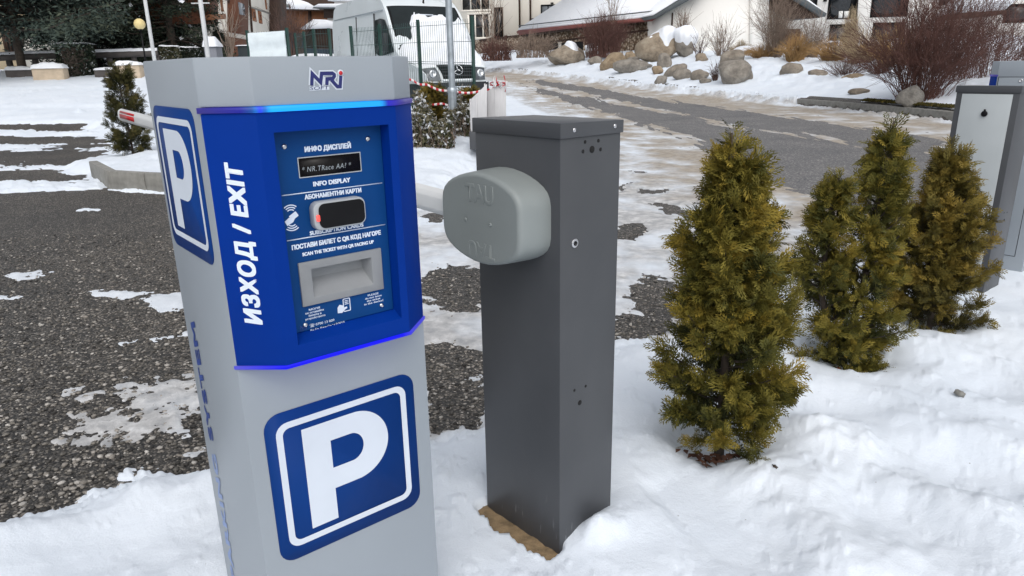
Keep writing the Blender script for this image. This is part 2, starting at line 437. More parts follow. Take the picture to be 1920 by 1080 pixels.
M['twig_red'] = pm('red_twigs', (.115, .054, .043), .9, 0, .4, 3)
M['twig_brown'] = pm('brown_twigs', (.24, .18, .14), .9, 0, .4, 3)
M['twig_dark'] = pm('dark_twigs', (.10, .058, .046), .9, 0, .4, 3)
M['grass_dry'] = pm('dry_grass', (.36, .22, .09), .9, 0, .35, 2)
M['grass_straw'] = pm('straw_grass', (.42, .33, .21), .9, 0, .3, 2)
def leafmat(name, cols, rough=.7):
    t = NT(name); a = t.n('VertexColor'); a.layer_name = 'tint'; s_ = t.n('SeparateColor'); t.l(a.outputs['Color'], s_.inputs[0])
    r = t.ramp(s_.outputs[0], [(i/(len(cols)-1), c) for i, c in enumerate(cols)])
    n_ = t.noise(t.coord('Object'), 30, 2); v = t.ramp(n_.outputs['Fac'], [(.3, (.75,)*3), (.7, (1.2,)*3)])
    t.set(Base_Color=t.mix(1.0, r.outputs[0], v.outputs[0], 'MULTIPLY'), Roughness=rough)
    t.b.inputs['Specular IOR Level'].default_value = .2
    return t.m
M['thuja'] = leafmat('thuja_leaf', [(.016, .020, .008), (.044, .050, .014), (.100, .093, .019), (.170, .140, .024), (.27, .195, .03)])
M['thuja_brown'] = leafmat('thuja_leaf_bronze', [(.022, .022, .010), (.05, .044, .014), (.108, .090, .021), (.175, .132, .027), (.25, .175, .034)])
M['thuja_dark'] = leafmat('thuja_leaf_dark', [(.012, .016, .008), (.024, .028, .011), (.04, .042, .014), (.075, .066, .018), (.11, .09, .03)])
M['spruce'] = leafmat('spruce_needles', [(.006, .011, .010), (.011, .019, .015), (.02, .03, .02), (.035, .045, .026), (.06, .07, .045)])
M['pine'] = leafmat('pine_needles', [(.014, .024, .022), (.03, .046, .04), (.05, .07, .058), (.075, .095, .07), (.10, .11, .07)])
M['hedge'] = leafmat('hedge_leaf', [(.02, .026, .014), (.05, .055, .026), (.10, .09, .05), (.19, .17, .12), (.62, .64, .66)])
M['ivy'] = leafmat('ivy_leaf', [(.008, .014, .010), (.016, .026, .016), (.03, .04, .022), (.10, .11, .08), (.45, .47, .48)])
t = NT('boulder_stone'); co = t.coord('Object'); n1 = t.noise(co, 2.2, 8, .65); n2 = t.noise(co, 12, 5, .7)
oi = t.n('ObjectInfo')
rg = t.ramp(n1.outputs['Fac'], [(.3, (.15, .14, .125)), (.5, (.30, .28, .25)), (.7, (.43, .41, .37))])
rt = t.ramp(n1.outputs['Fac'], [(.3, (.19, .135, .08)), (.5, (.36, .265, .165)), (.7, (.48, .385, .26))])
sx = t.n('SeparateColor'); t.l(oi.outputs['Color'], sx.inputs[0])
t.set(Base_Color=t.mix(sx.outputs[0], rg.outputs[0], rt.outputs[0]), Roughness=.9)
t.bump(t.math('ADD', n1.outputs['Fac'], t.math('MULTIPLY', n2.outputs['Fac'], .6)), .9, .2); M['stone'] = t.m
t = NT('clean_snow'); co = t.coord('Object'); n1 = t.noise(co, 4, 6, .6)
t.set(Base_Color=t.ramp(n1.outputs['Fac'], [(.3, (.80, .83, .88)), (.7, (.87, .89, .92))]).outputs[0], Roughness=.65); t.bump(n1.outputs['Fac'], .4, .08)
M['cap'] = t.m
M['plaster'] = pm('cream_plaster', (.82, .78, .70), .9, 0, .06, .5, .1, 30)
M['plaster_white'] = pm('white_plaster', (.82, .80, .76), .9, 0, .05, .4, .1, 30)
M['plaster_beige'] = pm('beige_plaster', (.52, .42, .28), .9, 0, .12, .6, .1, 30)
M['wood_dark'] = pm('dark_timber', (.045, .025, .017), .7, 0, .3, 2, .2, 20, .3, (1, 1, 8))
M['wood_brown'] = pm('brown_timber', (.13, .05, .026), .7, 0, .3, 2, .2, 20, .3, (6, 6, 1))
M['wood_orange'] = pm('orange_timber', (.25, .105, .048), .7, 0, .25, 2, .2, 20, .3, (6, 6, 1))
M['rail_wood'] = pm('weathered_timber', (.085, .075, .07), .85, 0, .3, 3, .3, 20)
M['glass'] = pm('window_glass', (.018, .020, .022), .08, 0, .4, .8, 0, 10, .6)
M['van_glass'] = pm('tinted_glass', (.022, .028, .03), .25, 0, .3, 1, 0, 10, .12)
M['glass_pale'] = pm('reflecting_glass', (.20, .22, .24), .1, 0, .4, .8, 0, 10, .6)
M['roof_red'] = pm('red_roof_metal', (.20, .055, .045), .6, 0, .2, 2)
M['roof_grey'] = pm('grey_roof_edge', (.10, .115, .12), .6, 0, .15, 2)
M['curtain'] = pm('lamp_white', (.7, .7, .68), .8)
t = NT('pebble_wall'); co = t.coord('Object')
v1 = t.n('TexVoronoi'); v1.inputs['Scale'].default_value = 5.5; t.l(co, v1.inputs['Vector']); s1 = t.n('SeparateColor'); t.l(v1.outputs['Color'], s1.inputs[0])
c = t.ramp(s1.outputs[0], [(0, (.16, .12, .085)), (.3, (.38, .29, .21)), (.7, (.54, .45, .35)), (1, (.66, .60, .50))])
ed = t.ramp(v1.outputs['Distance'], [(.35, (1, 1, 1)), (.62, (.35, .28, .22))])
t.set(Base_Color=t.mix(1.0, c.outputs[0], ed.outputs[0], 'MULTIPLY'), Roughness=.9); t.bump(v1.outputs['Distance'], .5, -.1); M['pebble'] = t.m
M['fence_green'] = pm('fence_green', (.006, .040, .032), .45, 0, .15, 6)
M['mesh_wire'] = pm('fence_wire_green', (.035, .085, .08), .5, 0, .15, 6)
M['mesh_snow'] = pm('snow_packed_mesh', (.66, .73, .76), .8, 0, .08, 5, .3, 30)
M['van_white'] = pm('van_white_paint', (.70, .75, .77), .3, 0, .05, 1.2, 0, 10, .5, None, .4)
M['car_white'] = pm('car_white_paint', (.60, .64, .66), .3, 0, .05, 1.2, 0, 10, .5, None, .4)
M['car_dark'] = pm('car_dark_paint', (.010, .013, .016), .25, 0, .1, 1.2, 0, 10, .5, None, .5)
M['bumper'] = pm('black_bumper_plastic', (.018, .02, .024), .55, 0, .2, 4)
M['tyre'] = pm('tyre_rubber', (.015, .015, .015), .85, 0, .2, 8)
M['lamp_glass'] = pm('headlamp_glass', (.10, .11, .12), .15, .3, .5, 9)
M['chrome'] = pm('chrome', (.7, .72, .74), .2, 1, .05, 9)
M['lamp_globe'] = pm('yellowed_lamp_globe', (.72, .58, .27), .4, 0, .06, 2)
M['alu'] = pm('pale_aluminium', (.55, .545, .55), .45, .35, .06, 5, 0, 10, .5, (9, 9, 1))
M['box_grey'] = pm('cabinet_grey', (.20, .21, .24), .6, 0, .1, 3)
M['bin_dark'] = pm('dark_bin_plastic', (.012, .020, .024), .6, 0, .2, 3)
M['hill'] = pm('far_forest', (.012, .022, .035), 1, 0, .3, .02)
t = NT('tape'); co = t.coord('UV'); 
wv2 = t.n('TexWave'); wv2.wave_type = 'BANDS'; wv2.inputs['Scale'].default_value = 3.2; t.l(t.coord('Object', (1, 1, .3)), wv2.inputs['Vector'])
t.set(Base_Color=t.ramp(wv2.outputs['Fac'], [(.48, (.75, .74, .74)), (.52, (.5, .02, .03))]).outputs[0], Roughness=.5); M['tape'] = t.m

# ------------------------------------------------------------------ ground sheets (polar grids: fine near, coarse far)
def polar(rows, r0, r1, cols, amax):
    r = np.geomspace(r0, r1, rows)
    a = np.concatenate([np.linspace(-180, -amax, 22)[:-1], np.linspace(-amax, amax, cols), np.linspace(amax, 180, 22)[1:]])
    A, R = np.meshgrid(np.radians(a), r)
    return R*np.sin(A), R*np.cos(A)
def grid_faces(nr, nc, keep=None):
    i = np.arange(nr-1)[:, None]*nc+np.arange(nc-1)[None]
    q = np.stack([i, i+1, i+nc+1, i+nc], -1)[:, :, ::-1]
    if keep is not None: q = q[keep]
    return q.reshape(-1, 4)
def pxp(pts, z=-.12): return np.array([(Gt(*p)[:2] if p[1] < 330 else G(p[0], p[1], z)[:2]) for p in pts])
def pxell(cx, cy, a, b, k=14, rot=0): return pxp([(cx+a*cos(2*pi*i/k), cy+b*sin(2*pi*i/k)+rot*a*cos(2*pi*i/k)) for i in range(k)])

# the ground itself: lot
X, Y = polar(420, .35, 2600, 500, 62)
Z = base(X, Y)-np.where(np.hypot(X, Y) > 130, .0, 0)
g = MB(); g.add(np.stack([X, Y, Z], -1).reshape(-1, 3), grid_faces(*X.shape))
tag(g.build('ground', M['gravel'], smooth=True), kind='structure')

# road sheet
near_edge = pxp([(1290, 330), (1200, 262), (1080, 205), (1000, 172), (955, 152)])
ROADP = np.vstack([np.array([(4.6, -60), (4.2, 3)]), near_edge, [(-16, 78)], KERB[::-1][1:]])
X, Y = polar(420, 2.0, 100, 420, 50)
sd_r = poly_sdf(X, Y, ROADP)+.5*fbm(N3, X, Y, .7, 3)
keep = (sd_r > 0)[:-1, :-1] & (pl_sdf(X, Y, KERB) < .06)[:-1, :-1]
g = MB(); g.add(np.stack([X, Y, base(X, Y)*1.0+.006], -1).reshape(-1, 3), grid_faces(*X.shape, keep))
tag(g.build('road', M['road'], smooth=True), kind='structure')

# snow sheet: thickness field h over the ground, dips under it where the ground is bare
VERGE = np.vstack([np.array([(9, -6), (-9, -6), (-6, .8), (-3.2, 1.75)]),
    pxp([(-60,1000),(0,985),(60,970),(130,955),(200,925),(246,905),(262,884),(320,890),(395,884),(600,850),(800,824),(905,812),(1020,715),(1150,645),(1240,640),(1400,600),(1500,585),(1600,535),(1700,495),(1800,470)], -.1),
    np.array([(5.2, 6.0), (9, 7)])])
ISLAND = pxp([(172,338),(205,356),(300,362),(500,376),(780,402),(850,372),(905,330),(1000,260),(1046,223),(960,182),(900,168),(640,160),(300,168),(150,240),(205,268),(190,300),(95,318)])
X, Y = polar(760, .55, 130, 940, 50)
B = X/np.maximum(Y, .3); Rr = np.hypot(X, Y)
n_s = fbm(N1, X, Y, 2.2, 5, .55); n_f = fbm(N2, X, Y, 9, 4, .6); n_l = fbm(N3, X, Y, .5, 3)
def blob(px_polys, amp=.12, sx=1.0):
    out = np.full(X.shape, -9.0)
    for P in px_polys: 
        s_ = np.sqrt(max(.1, np.mean(P[:, 1])))
        out = np.maximum(out, poly_sdf(X, Y, P)+amp*s_*.6*n_s+amp*1.1*n_f)
    return out
h = np.full(X.shape, -.03); dirt = np.zeros(X.shape); icy = np.zeros(X.shape)
# right/centre part of the lot: packed, dirty snow with bare gravel windows
wc = sstep(-.22, -.10, B)
h = np.where(wc > .5, .018+.018*n_s, h)
holes = [pxell(850,540,70,48), pxell(835,690,95,40), pxp([(800,700),(910,690),(910,806),(850,818),(800,822)]), pxell(1222,352,62,13), pxell(1225,327,60,9,rot=.06),
    pxell(1180,436,32,13), pxell(1225,560,45,42), pxell(1190,612,50,26), pxell(815,412,28,10), pxell(1420,470,45,14), pxell(1270,395,45,10,rot=.2)]
hb = blob(holes, .13); h = np.where(wc > .5, np.minimum(h, np.clip(-hb*.16, -.04, .03)), h)
icy = np.where((wc > .5), np.clip(.62+1.3*n_s+.6*n_l, 0, .95), icy)
# left part: bare gravel with leftover ice
left = [pxell(228,551,64,7), pxell(312,564,55,16), pxell(45,517,40,6), pxell(290,635,60,6,rot=-.15), pxell(62,512,20,3), pxell(10,560,22,5), pxell(170,393,20,3)]
lb = blob(left, .035); h = np.maximum(h, np.where(wc < .5, np.clip(lb*.12, -.03, .022), -1))
iceP = pxp([(150,735),(230,715),(330,705),(380,690),(395,800),(395,850),(330,845),(300,815),(240,820),(180,800)])
ib = poly_sdf(X, Y, iceP)+.22*n_s+.22*n_f+.10*fbm(N3, X, Y, 26, 3)-.05; h = np.maximum(h, np.where(wc < .5, np.clip(ib*.05, -.03, .010), -1))
icy = np.where((wc < .5) & (ib > -.15) & (Y < 4.6), np.clip(.92+.7*n_s, 0, .98), icy); icy = np.where((wc < .5) & (lb > -.1) & (Y < 8), .25, icy)
# far-left: rows of snow left by ploughing, then the open field
strp = .8*np.sin(Y*2.2+4.5*fbm(N3, X, Y, .22, 3)+.25*X)+2.2*fbm(N2, X*.25, Y*1.1, .9, 5, .6)+.5*n_f
hl = np.clip((strp-1.05+.20*relu(Y-13.5))*.06, -.05, .10)+.025*n_s+.015*n_f
h = np.where((B < -.30) & (Y > 9.6), np.maximum(h, hl), h)
# clods
for cx, cy, rr_, hh_ in [(150,212,.22,.16),(140,196,.2,.14),(30,190,.25,.12),(195,248,.2,.12)]:
    q = Gt(cx, cy); h = np.maximum(h, hh_-((X-q[0])**2+(Y-q[1])**2)/rr_**2*.16+.04*n_f)
# road: brown slush with bare wheel tracks
ds = poly_sdf(X, Y, ROADP); onroad = sstep(-1.2, .6, ds+1.2*n_s)
h = np.where(onroad > .05, np.maximum(h, .016+.014*n_s), h)
dirt = np.clip(onroad*(.86+.6*n_s+.4*n_l+.5*fbm(N2, X*1.5, Y*.3, 1.2, 4)), 0, 1); icy = np.maximum(icy, np.clip(onroad*(.35+.8*n_s), 0, .6)*(1-dirt))
def strip(pts):
    c = [(x, y-w_) for x, y, w_ in pts]+[(x, y+w_) for x, y, w_ in pts[::-1]]; return pxp(c)
tracks = [strip([(1000,153,3.5),(1034,158,4),(1160,180,6),(1286,204,8.5),(1412,224,10.5),(1500,239,12),(1640,262,15),(1770,286,18)]), pxp([(1290,238),(1420,250),(1500,262),(1640,285),(1780,312),(1800,420),(1640,395),(1480,352),(1400,318),(1330,275)]),
          strip([(960,157,1),(1060,182,4),(1140,202,8),(1223,223,13),(1349,254,20),(1459,290,26),(1560,322,42),(1700,360,50)])]
tb = np.maximum.reduce([poly_sdf(X, Y, P)+np.minimum(.06*Y, 1.1)*(.75*fbm(N2, X*1.6, Y*.22, 1.5, 5, .62)+.30*fbm(N3, X*1.3, Y*.3, 8, 3))+.10 for P in tracks])
h = np.where(ds > -1.5, np.minimum(h, np.clip(-tb*.09, -.03, .03)), h)
# far behind: snow everywhere
far = sstep(19, 24, Y)*(1-sstep(.5, 1, onroad)); h = np.where(far > .5, np.maximum(h, .06+.05*n_l+.03*n_s), h); dirt = dirt*1.0
# the kerbed island and its snow bank
isd = poly_sdf(X, Y, ISLAND)+.10*n_s+.05*n_f
hi = np.where(isd > 0, .14*sstep(0, .5, isd)+.10*sstep(.3, 1.6, isd)*(.7+1.2*n_l)+.05*n_s, np.clip(isd*.25, -.04, 0))
hi = hi+.16*np.exp(-(((X+1.25)/.9)**2+((Y-13.1)/1.3)**2))
m = isd > -.15; h = np.where(m, np.maximum(h, hi), h)
cl = sstep(-.05, .2, isd); dirt *= 1-cl; icy *= 1-cl
# bank beyond the road
kd = pl_sdf(X, Y, KERB); hk = .05*sstep(.12, .5, kd)+.12*sstep(.5, 2.5, kd)*(.6+1.3*n_s+n_l)
bare = sstep(.16, .26, fbm(N1, X, Y, .9, 4))*(1-sstep(.35, .9, kd))
h = np.where(kd > .16, hk-.14*bare-.05*(1-sstep(.2, .5, kd)), h); h = np.where((kd > -.1) & (kd <= .16), -.3, h)
bury = sstep(25.5, 28.5, Y+1.5*n_l)
h = np.where((kd > -.1) & (kd <= .16) & (bury > .3), .09+.03*n_s+np.where(kd < .06, .21*(1-sstep(.0, .12, np.maximum(kd, 0))), .04), h)
h = np.where((kd <= -.1) & (kd > -1.6), h+bury*np.maximum(.23+.12*n_s+.06*n_f, .1)*np.exp((kd+.1)/.33), h)
edge_s = np.exp(-((kd+.34)/.22)**2)*np.clip(.02+.10*n_s+.12*n_f, 0, .11); h = np.where((kd < -.1) & (kd > -1.2), h+edge_s, h)
dirt = np.where(kd > 0, 0, dirt*(1-(.7+.3*bury)*sstep(-.9, -.35, kd))); icy = np.where(kd > -.1, 0, icy)
# near verge: deep, soft, trodden
vsd = poly_sdf(X, Y, VERGE)+.05*n_s+.03*n_f
prof = sstep(-.01, .32, vsd)
lump = .014*n_s+.040*n_l+.0035*n_f+.02*fbm(N2, X, Y, 1.1, 3)
hv = np.where(vsd > 0, .02+.115*prof+lump*prof, vsd*.5)
for cx, cy, rx, dep in [(1760,860,.20,.05),(1850,720,.16,.05),(1620,930,.22,.045),(1420,990,.25,.04),(1700,1010,.2,.05),(1330,960,.25,.035),(1880,900,.2,.05),(1560,760,.18,.04),(1235,900,.2,.04),(90,1050,.3,.03),(300,1000,.25,.03)]:
    q = G(cx, cy, 0); e2 = ((X-q[0])**2+(Y-q[1])**2)/rx**2; hv = hv-dep*.7*np.exp(-e2*1.4)+dep*.35*np.exp(-(np.sqrt(e2)-1.5)**2*3)*(1+1.2*n_s)
for cx, cy, rx, up in [(1545,800,.13,.075),(1590,830,.12,.06),(1180,985,.12,.05),(1130,1000,.09,.045),(860,900,.2,.02),(1150,905,.16,.03),(1750,650,.35,.06),(1880,600,.3,.06),(330,925,.16,.03)]:
    q = G(cx, cy, .03); e2 = ((X-q[0])**2+(Y-q[1])**2)/rx**2; hv = hv+up*.75*np.exp(-e2)*(1+.8*n_s)
hv = hv+np.where(vsd > .03, .022*relu(fbm(N2, X, Y, 15, 4, .55)-.16-.25*sstep(-.2, .25, n_l+n_s)), 0)
m = vsd > -.12; h = np.where(m, np.maximum(h, hv), h); cl = sstep(-.06, .12, vsd); dirt *= 1-cl; icy *= 1-cl
# hollows melted round what stands in the verge
for (x0, y0, rx, dep, flo) in [(.78, 2.41, .20, .09, .04), (1.70, 3.28, .18, .08, .04), (2.36, 3.68, .18, .08, .04)]:
    e2 = ((X-x0)**2+(Y-y0)**2)/rx**2; h = h-dep*np.exp(-e2**1.5)*1.0
lx = (X-.1285)*cos(.7269)+(Y-1.8048)*sin(.7269); ly = -(X-.1285)*sin(.7269)+(Y-1.8048)*cos(.7269)
dbox = np.hypot(np.maximum(np.maximum(-lx, lx-.2345), 0), np.maximum(np.maximum(-ly, ly-.34), 0))
h = np.where(dbox < .6, h+(np.clip(h, .118, .150+.02*n_s)-h)*(1-sstep(.2, .6, dbox)), h)
gap = sstep(-.070+.045*n_f+.03*n_s, -.046+.04*n_f, lx)*(1-sstep(.0, .02, lx))*sstep(-.02, .03, ly)*(1-sstep(.30, .36, ly))
for cx_, cy_, rx_, up_ in [(1118,1000,.055,.07),(1150,985,.06,.045),(1180,965,.09,.03)]:
    q = G(cx_, cy_, .03); h = h+up_*.8*np.exp(-((X-q[0])**2+(Y-q[1])**2)/rx_**2)*(1+.5*n_f)
h = h-.16*gap
thin = np.exp(-(np.clip(h, -.03, .05)/.014)**2)*(Y < 14)*(vsd < 0)
h = h+thin*(.012*fbm(N3, X, Y, 16, 3)+.010*n_f)
Z = base(X, Y)+h
big_snow = np.stack([X, Y, Z], -1)
# clods rolled along the verge edge give it a rough lip
Zr = Z+np.where((np.abs(vsd-.05) < .12), .05*np.clip(n_f+.6*n_s, 0, 1), 0); big_snow[..., 2] = Zr
tint = np.stack([dirt, icy, np.zeros_like(X), np.ones_like(X)], -1)
g = MB(); g.add(big_snow.reshape(-1, 3), grid_faces(*X.shape), tint.reshape(-1, 4))
tag(g.build('snow', M['snow'], smooth=True), kind='structure')
def snow_z(x, y):
    i = np.argmin((X-x)**2+(Y-y)**2); return float(big_snow.reshape(-1, 3)[i, 2])

# loose gravel lying on the lot
def pebbles(n):
    ico = bmesh.new(); bmesh.ops.create_icosphere(ico, subdivisions=1, radius=1)
    iv = np.array([v.co for v in ico.verts]); fi = np.array([[v.index for v in f.verts] for f in ico.faces]); ico.free()
    d = 2.2*np.exp(rng.random(n)*1.15); b = -1.05+rng.random(n)*1.5
    x = d*b; y = d; s_ = .0040*np.exp(rng.random(n)**2*1.25)
    V = iv[None]*(np.stack([s_*(.8+.7*rng.random(n)), s_*(.7+.5*rng.random(n)), s_*.55], -1)[:, None])*(1+.35*(rng.random((n, 12, 1))-.5))
    a = rng.random(n)*6.28; c_, s2 = np.cos(a)[:, None], np.sin(a)[:, None]
    Vx = V[..., 0]*c_-V[..., 1]*s2; Vy = V[..., 0]*s2+V[..., 1]*c_
    V = np.stack([Vx+x[:, None], Vy+y[:, None], V[..., 2]+(base(x, y)+s_*.25)[:, None]], -1)
    Fi = (fi[None]+np.arange(n)[:, None, None]*12).reshape(-1, 3)
    col = np.repeat(np.stack([rng.random(n)]*3+[np.ones(n)], -1), 12, 0)
    return MB().add(V.reshape(-1, 3), Fi, col)
M['pebble_loose'] = leafmat('loose_gravel', [(.026, .025, .024), (.07, .066, .061), (.14, .13, .115), (.27, .245, .215), (.48, .455, .42)], .65)
tag(pebbles(26000).build('gravel', M['pebble_loose']), 'loose dark grey and tan gravel scattered over the bare parking lot', 'gravel', kind='stuff')

# ------------------------------------------------------------------ the ticket machine
K0 = np.array([-0.5503, 1.2987, 0.0]); KR = 0.6813
UX, UY, UZ = np.array([1.0, 0, 0]), np.array([0, 1.0, 0]), np.array([0, 0, 1.0])
TRAP = [(0, .0), (.076, -.065), (.361, -.065), (.438, .0)]
def p_glyph(x0, y0, s):
    """P drawn in the unit square of the sign, scaled by s"""
    q = lambda L: [(x0+a*s, y0+b*s) for a, b in L]
    def arc(cx, cy, rx, ry): return [(cx+rx*sin(radians(a)), cy+ry*cos(radians(a))) for a in range(6, 180, 6)]
    out = [(.217, .164), (.217, .851)]+[(.50, .851)]+arc(.552, .6155, .235, .2355)+[(.50, .380), (.392, .380), (.392, .164)]
    hole = [(.392, .715), (.50, .715)]+arc(.525, .620, .085, .095)+[(.50, .525), (.392, .525)]
    return [q(out), q(hole)]
def parking_sign(parent, O, ex, ey, n, wd, ht):
    sy = ht/wd
    s_ = MB(); V, Fs = shape2d([rrect(0, wd, 0, wd, wd*.10)], .0); 
    s_.prism(rrect(0, wd, 0, ht, wd*.10), O, ex, ey, n, 0, .0016); sg = s_.build('parking_sign', M['sign_blue'], parent)
    sg['label'] = None; del sg['label']
    b_ = MB(); ring = shape2d([rrect(wd*.064, wd*.936, wd*.085, wd*.93, wd*.075), rrect(wd*.104, wd*.896, wd*.125, wd*.89, wd*.045)])
    lay(b_, ring, np.asarray(O)+np.asarray(n)*.0022, ex, ey, n, 1, sy); b_.build('border', M['sign_white'], sg)
    p_ = MB(); lay(p_, shape2d(p_glyph(0, 0, wd)), np.asarray(O)+np.asarray(n)*.0022, ex, ey, n, 1, sy); p_.build('letter', M['sign_white'], sg)
    return sg
def screw(parent, O, n, r=.0055, mat='steel'):
    s_ = MB(); s_.lathe([(r, 0), (r, .0008), (r*.85, .0022), (r*.5, .003), (r*.45, .0018), (.0004, .0018)], O, n, 14)
    return s_.build('screw', M[mat], parent, smooth=40)
def kiosk_body(t_, zbase=-.2, top=1.4262):
    b_ = MB(); zs = 1.3415
    b_.add([(0,0,zbase),(.438,0,zbase),(.438,.349,zbase),(0,.349,zbase),(0,0,zs),(.438,0,zs),(.438,.349,zs),(0,.349,zs)], [(0,1,5,4),(1,2,6,5),(2,3,7,6),(3,0,4,7)])
    hp = [*TRAP, (.438, .349), (0, .349)]; V = [(x, y, zs) for x, y in hp]+[(x, y, top) for x, y in hp]
    b_.add(V, [(0,1,7,6),(1,2,8,7),(2,3,9,8),(3,4,10,9),(4,5,11,10),(5,0,6,11),(6,7,8,9,10,11),(3,2,1,0)])
    b_.build('body', M['kiosk_grey'], t_, bevel=.0035)
    # blue front with its recess
    zb, zt, rz0, rz1, u0, u1, vr, vf = .8435, 1.3305, .879, 1.2945, .105, .3425, -.030, -.065
    p_ = MB()
    P = lambda u, v, z: (u, v, z)
    p_.quad(P(0,0,zb), P(.076,vf,zb), P(.076,vf,zt), P(0,0,zt)); p_.quad(P(.361,vf,zb), P(.438,0,zb), P(.438,0,zt), P(.361,vf,zt))
    for a, b, c, d in ((.076,u0,zb,zt), (u1,.361,zb,zt)): p_.quad(P(a,vf,c), P(b,vf,c), P(b,vf,d), P(a,vf,d))
    p_.quad(P(u0,vf,zb), P(u1,vf,zb), P(u1,vf,rz0), P(u0,vf,rz0)); p_.quad(P(u0,vf,rz1), P(u1,vf,rz1), P(u1,vf,zt), P(u0,vf,zt))
    bz = rz0+.013
    p_.quad(P(u0,vf,rz0), P(u1,vf,rz0), P(u1,vr,bz), P(u0,vr,bz)); p_.quad(P(u0,vr,rz1), P(u1,vr,rz1), P(u1,vf,rz1), P(u0,vf,rz1))
    p_.quad(P(u0,vf,rz0), P(u0,vr,bz), P(u0,vr,rz1), P(u0,vf,rz1)); p_.quad(P(u1,vr,bz), P(u1,vf,rz0), P(u1,vf,rz1), P(u1,vr,rz1))
    p_.add([P(*q, zt) for q in TRAP], [(0,1,2,3)]); p_.add([P(*q, zb) for q in TRAP], [(3,2,1,0)])
    for (qa, qb, qc, qd) in ((u0,.150,bz,rz1),(.304,u1,bz,rz1),(.150,.304,bz,.955),(.150,.304,1.027,rz1)): p_.quad(P(qa,vr,qc), P(qb,vr,qc), P(qb,vr,qd), P(qa,vr,qd))
    p_.add([P(0,0,zb), P(.438,0,zb), P(.438,0,zt), P(0,0,zt)], [(3,2,1,0)])
    fp = p_.build('front_panel', M['blue'], t_, bevel=.0016)
    off = [(-.004, .0), (.0745, -.0685), (.3625, -.0685), (.442, .0), (.442, .004), (-.004, .004)]
    l1 = MB(); l1.prism(off, (0,0,0), UX, UY, UZ, 1.3310, 1.3410); l1.build('light_strip', M['led'], t_)
    l2 = MB(); l2.prism(off, (0,0,0), UX, UY, UZ, .8365, .8430); l2.build('light_strip', M['led_low'], t_)
    return fp
kiosk = thing('ticket_machine', 'tall grey and blue parking exit machine with white P signs and blue light strips', 'ticket machine', K0, KR, 'parking ticket machines')
front = kiosk_body(kiosk)
# faceplate, with the ticket opening left out
PV = -.0335; NF = np.array([0, -1.0, 0])
u0, u1, z0, z1 = .1095, .3405, .8935, 1.2925; a0, a1, b0, b1 = .150, .304, .955, 1.027
fpl = MB()
for (x0, x1, y0, y1) in ((u0, a0, z0, z1), (a1, u1, z0, z1), (a0, a1, z0, b0), (a0, a1, b1, z1)):
    fpl.quad((x0, PV, y0), (x1, PV, y0), (x1, PV, y1), (x0, PV, y1))
for q in (((u0,PV,z0),(u0,-.0301,z0),(u1,-.0301,z0),(u1,PV,z0)),): fpl.quad(*q)
plate = fpl.build('faceplate', M['plate_blue'], kiosk)
for (u, z) in ((.3104, 1.2665), (.134, 1.265), (.3127, .9075), (.1362, .9052)): screw(kiosk, (u, PV, z), NF)
# display
d_ = MB(); V, Fs = shape2d([rrect(.1565, .2908, 1.2025, 1.2423, .001, 2), rrect(.1585, .2888, 1.2045, 1.2403, .001, 2)]); lay(d_, (V, Fs), (0, PV-.0012, 0), UX, UZ, NF)
dsp = MB().box((.1575, PV-.0008, 1.2035), (.2898, PV-.0001, 1.2413)).build('display', M['lcd'], kiosk)
d_.build('frame', M['silver'], dsp)
lt = MB(); lay_text(lt, '* NR.TRace AA? *', (0, PV-.0009, 0), UX, UZ, NF, .164, .268, 1.2135, .0095, .0, .22, .0004, 1.15); lt.build('display_text', M['lcd_text'], dsp)
# printed lettering and rules on the faceplate
tx = MB(); O_ = (0, PV, 0)
def pt(s_, x0, x1, y, cap, bold=.06, shear=0): lay_text(tx, s_, O_, UX, UZ, NF, x0, x1, y, cap, bold, shear)
pt('ИНФО ДИСПЛЕЙ', .1734, .2715, 1.2510, .0102); pt('INFO DISPLAY', .1836, .2637, 1.1835, .0095)
pt('АБОНАМЕНТНИ КАРТИ', .1633, .2864, 1.1600, .0092); pt('SUBSCRIPTION CARDS', .1661, .2848, 1.0880, .0085)
pt('ПОСТАВИ БИЛЕТ С QR КОД НАГОРЕ', .1262, .324, 1.0645, .0098); pt('SCAN THE TICKET WITH QR FACING UP', .1462, .3055, 1.0485, .0075)
for y in (1.1726, 1.0838): tx.box((.1185, PV-.0005, y), (.3358, PV-.0001, y+.0019))
for i, s_ in enumerate(('МОЛЯ', 'не оставяйте', 'билета в', 'устройството')):
    wd_ = (.024, .040, .028, .044)[i]; pt(s_, .1592-wd_/2, .1592+wd_/2, .9335-i*.0062, .0043, .03)
for i, s_ in enumerate(('PLEASE', 'do not leave', 'the ticket', 'in the device!')):
    wd_ = (.026, .040, .033, .046)[i]; pt(s_, .2943-wd_/2, .2943+wd_/2, .9350-i*.0060, .0043, .03)
pt('☎ 0700 13 009', .1454, .2001, .8990, .0052, .02); pt('Ен Ер Джи Софт ЕООД', .1461, .2224, .8898-.0012, .0048, .03)
